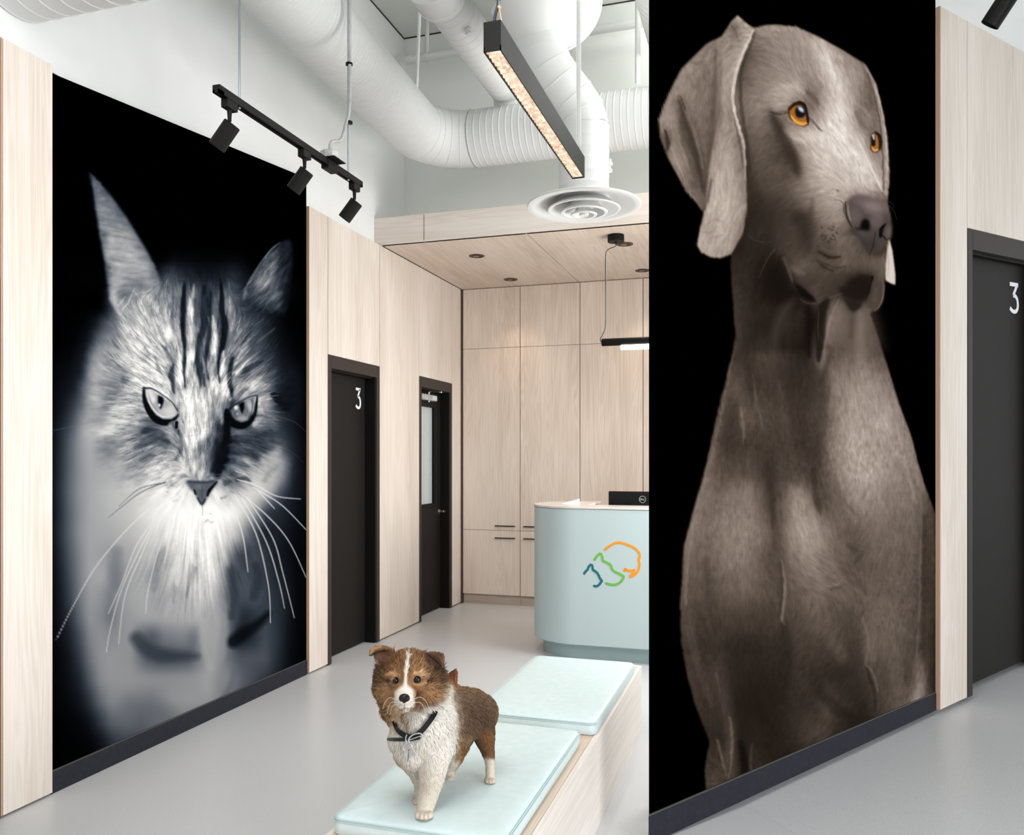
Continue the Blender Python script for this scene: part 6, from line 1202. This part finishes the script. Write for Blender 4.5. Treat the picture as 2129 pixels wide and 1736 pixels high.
# eyes, nose, mouth, whiskers, claws
bv = BVHTree.FromPolygons([tuple(p) for p in co], [tuple(t) for t in tri])
def hit(x, y):
    r = ray(*zp_(x, y)); h = bv.ray_cast(CAM, r.normalized()); return h[0], r.normalized()
em = mat('dark_brown_eye', srgb(14, 10, 9), .05, spec=.4); rim = mat('dark_eye_rim', srgb(34, 26, 22), .5)
for x, y, r in ((487, 456, 26), (665, 450, 29)):
    p, d = hit(x, y); rr_ = px2m(r / 3.9825, (p - CAM).dot(FV)); c = p + d * rr_ * .40
    MB().ball(c, rr_, 24, 16).build('eye', em, pup, smooth=80)
    t = MB(); e1 = RV; e2 = ZV; n = 24
    ringp = [[c - d * rr_ * (.30 + .1 * math.sin(2 * pi * i / n)) + (e1 * math.cos(2 * pi * i / n) * 1.05 + e2 * math.sin(2 * pi * i / n) * .95) * rr_ * k for i in range(n)] for k in (1.0, 1.16)]
    t.loft([ringp[0], ringp[1], [p_ + d * .004 for p_ in ringp[1]], [p_ + d * .004 for p_ in ringp[0]]], caps=False, closed=True); t.build('eyelid', rim, pup, smooth=60)
nm_ = mat('wet_black_nose', srgb(24, 20, 21), .3, spec=.3)
p, d = hit(560, 604); pm = MB(); 
def nell(x, y, dd, rx, ry, rd): ell(x, y, (p - CAM).dot(FV) + dd, rx, ry, rd, 0, 20, 12)
nell(560, 596, .004, 11.0, 7.5, .012); nell(538, 604, .003, 6.0, 7, .011); nell(583, 604, .003, 6.0, 7, .011); nell(560, 620, .005, 6, 6.5, .010)
raw = pm.build('n', None); md_ = raw.modifiers.new('r', 'REMESH'); md_.mode = 'VOXEL'; md_.voxel_size = .0011; sm = raw.modifiers.new('s', 'SMOOTH'); sm.iterations = 5
dg = bpy.context.evaluated_depsgraph_get(); dg.update(); me2 = bpy.data.meshes.new_from_object(raw.evaluated_get(dg)); bpy.data.objects.remove(raw); me2.materials.clear(); me2.materials.append(nm_); me2.shade_smooth()
no = bpy.data.objects.new('nose', me2); COL.objects.link(no); attach(no, pup)
nb = BVHTree.FromPolygons([tuple(q.co) for q in me2.vertices], [tuple(f.vertices) for f in me2.polygons]); ns = MB()
for x in (535, 586):
    r = ray(*zp_(x, 612)).normalized(); h = nb.ray_cast(CAM, r)[0]
    if h: ns.ball(h, .0026, 12, 8, (1.15, .6, .8))
ns.build('nostril', mat('nostril_dark', srgb(8, 6, 6), .8), no, smooth=60)
# whiskers
wkm = mat('white_whisker', srgb(225, 220, 214), .5)
for pts in ([(500, 620), (440, 600), (400, 640), (382, 690)], [(500, 640), (450, 640), (425, 690), (420, 730)], [(505, 655), (470, 660), (450, 700), (445, 740)], [(625, 620), (690, 595), (740, 630), (762, 690)], [(625, 640), (690, 640), (720, 680), (730, 730)]):
    q0, d = hit(*pts[0]); Dd = (q0 - CAM).dot(FV); MB().tube(crv([onD(*zp_(x, y), Dd - .004 + .012 * i) for i, (x, y) in enumerate(pts)], 6), .00045, 5).build('whisker', wkm, pup)
# collar
cm = mat('black_leather', srgb(22, 22, 26), .42, spec=.25)
def on(x, y, off=.004):
    h, d = hit(x, y)
    return h - d * off if h else onD(*zp_(x, y), 2.40)
cpts = [on(478, 790, .0), on(492, 835, .008), on(515, 876, .011), on(560, 910, .012), on(610, 926, .013), (on(665, 905, .013)), on(715, 862, .012), on(765, 800, .012), on(800, 750, .011), on(822, 706, .006)]
sp_ = crv(cpts, 6); col_ = MB(); rings = []
for i, q in enumerate(sp_):
    t_ = (sp_[min(i + 1, len(sp_) - 1)] - sp_[max(i - 1, 0)]).normalized(); vw_ = (q - CAM).normalized(); s_ = t_.cross(vw_).normalized(); h_ = .0074
    rings.append([q + s_ * h_ - vw_ * .0016, q - s_ * h_ - vw_ * .0016, q - s_ * h_ + vw_ * .0016, q + s_ * h_ + vw_ * .0016])
col_.loft(rings); cb_ = col_.build('collar', cm, pup, smooth=50)
def strap(P, w_, name, m, par):
    b = MB(); rings = []
    for i, q in enumerate(P):
        t_ = (P[min(i + 1, len(P) - 1)] - P[max(i - 1, 0)]).normalized(); vw_ = (q - CAM).normalized(); s_ = t_.cross(vw_).normalized(); h_ = w_[i] if isinstance(w_, list) else w_
        rings.append([q + s_ * h_ - vw_ * .0014, q - s_ * h_ - vw_ * .0014, q - s_ * h_ + vw_ * .0014, q + s_ * h_ + vw_ * .0014])
    return b.loft(rings).build(name, m, par, smooth=50)
Dc = (on(600, 930, .018) - CAM).dot(FV)
P = crv([onD(*zp_(x, y), Dc - .004 - dd) for x, y, dd in ((690, 925, -.003), (640, 940, .0), (560, 946, .003), (480, 946, .008), (415, 944, .016))], 5)
strap(P, [.0052] * (len(P) - 4) + [.005, .0045, .0035, .002], 'strap_end', cm, cb_)
bk_ = MB(); ov = [onD(*zp_(652 + 62 * math.cos(t) * math.cos(-.45) - 34 * math.sin(t) * math.sin(-.45), 935 + 62 * math.cos(t) * math.sin(-.45) + 34 * math.sin(t) * math.cos(-.45)), Dc - .009) for t in np.linspace(0, 2 * pi, 29)]
bk_.tube(ov, .0024, 8); bk_.tube([onD(*zp_(600, 950), Dc - .009), onD(*zp_(708, 912), Dc - .010)], .0016, 8); bk_.build('buckle', M['steel'], cb_, smooth=60)
kp_ = MB(); kp_.tube([onD(*zp_(x, y), Dc - .008) for x, y in ((580, 905), (572, 930), (572, 960), (586, 972), (596, 945))], .0022, 8); kp_.build('keeper_loop', M['steel'], cb_, smooth=60)
rn = MB(); rn.tube([onD(*zp_(587 + 36 * math.cos(t), 1012 + 36 * math.sin(t)), Dc - .008) for t in np.linspace(0, 2 * pi, 25)], .0016, 8); rn.build('tag_ring', M['steel'], cb_, smooth=60)
tg_ = MB(); a_, b_ = onD(*zp_(594, 1040), Dc - .008), onD(*zp_(587, 1130), Dc - .008); tg_.hexa([a_ + RV * .0012, a_ - RV * .0012, a_ - RV * .0012 + FV * .012, a_ + RV * .0012 + FV * .012], [b_ + RV * .0012, b_ - RV * .0012, b_ - RV * .0012 + FV * .012, b_ + RV * .0012 + FV * .012]); tg_.build('name_tag', mat('blue_grey_tag', srgb(92, 112, 134), .35, .4), cb_)
# ================================================================ LIGHT
w = bpy.data.worlds.new('daylight'); scene.world = w; w.use_nodes = True
bg = w.node_tree.nodes['Background']; bg.inputs[0].default_value = (.95, .98, 1.0, 1); bg.inputs[1].default_value = 1.0
vs.exposure = .34
struct(bx((3.4, -3.5, 0), (3.5, 4.6, ZC)).build('side_light_blocker', M['white']))  # unseen wall added to keep side light off the partition
struct(bx((-3.2, -3.6, 3.3), (3.5, -3.5, ZC)).build('front_light_blocker', M['white']))  # unseen header added to cut the high daylight on the upper walls
def area(name, loc, tgt, sx, sy, e, col=(1, 1, 1)):
    l = bpy.data.lights.new(name, 'AREA'); l.shape = 'RECTANGLE'; l.size = sx; l.size_y = sy; l.energy = e; l.color = col
    o = bpy.data.objects.new(name, l); COL.objects.link(o); o.location = loc
    o.rotation_euler = (Vector(tgt) - Vector(loc)).to_track_quat('-Z', 'Y').to_euler(); return o
area('bench_fill_light', (-.9, 1.0, 3.7), (-1.2, 2.8, .4), 1.6, 1.6, 38, (1, .995, .98))  # added fill above the view for bench and near wall, no fixture there
area('reception_fill_light', (.35, 5.5, 1.8), (-2.9, 5.3, 1.1), 1.5, 1.5, 58, (1, .985, .97))  # added fill hidden behind the partition, brightens cabinets and far wall
area('reception_high_fill', (-.2, 4.7, 3.5), (-2.6, 5.4, 4.0), 1.0, .8, 4, (.99, 1, .99))  # added weak fill for the upper wall, no lamp stands here
area('ceiling_bounce_fill', (.25, 5.2, 3.9), (.2, 5.2, 6), 1.0, 1.0, 70, (1, 1, .99))  # added fill bounced off the ceiling to lift the upper walls
area('side_daylight_fill', (3.2, .9, 1.25), (-2.4, 2.4, .5), 3.0, 2.3, 155, (.98, .99, 1))  # added fill before the closed side wall, stands in for daylight
for x, y in ((-2.343, 6.505), (-2.343, 7.456), (-1.09, 6.498), (-1.09, 7.456)):
    l = bpy.data.lights.new('downlight_beam', 'SPOT'); l.energy = 14; l.spot_size = 1.5; l.spot_blend = .8; l.color = (1, .80, .62); l.shadow_soft_size = .04
    o = bpy.data.objects.new('downlight_beam', l); COL.objects.link(o); o.location = (x, y, ZS - .012)
l = area('linear_pendant_beam', ((lx0 + lx1) / 2, (ly0 + ly1) / 2, lz0 - .01), ((lx0 + lx1) / 2, (ly0 + ly1) / 2, 0), .05, 1.3, 8, (1, .86, .72))
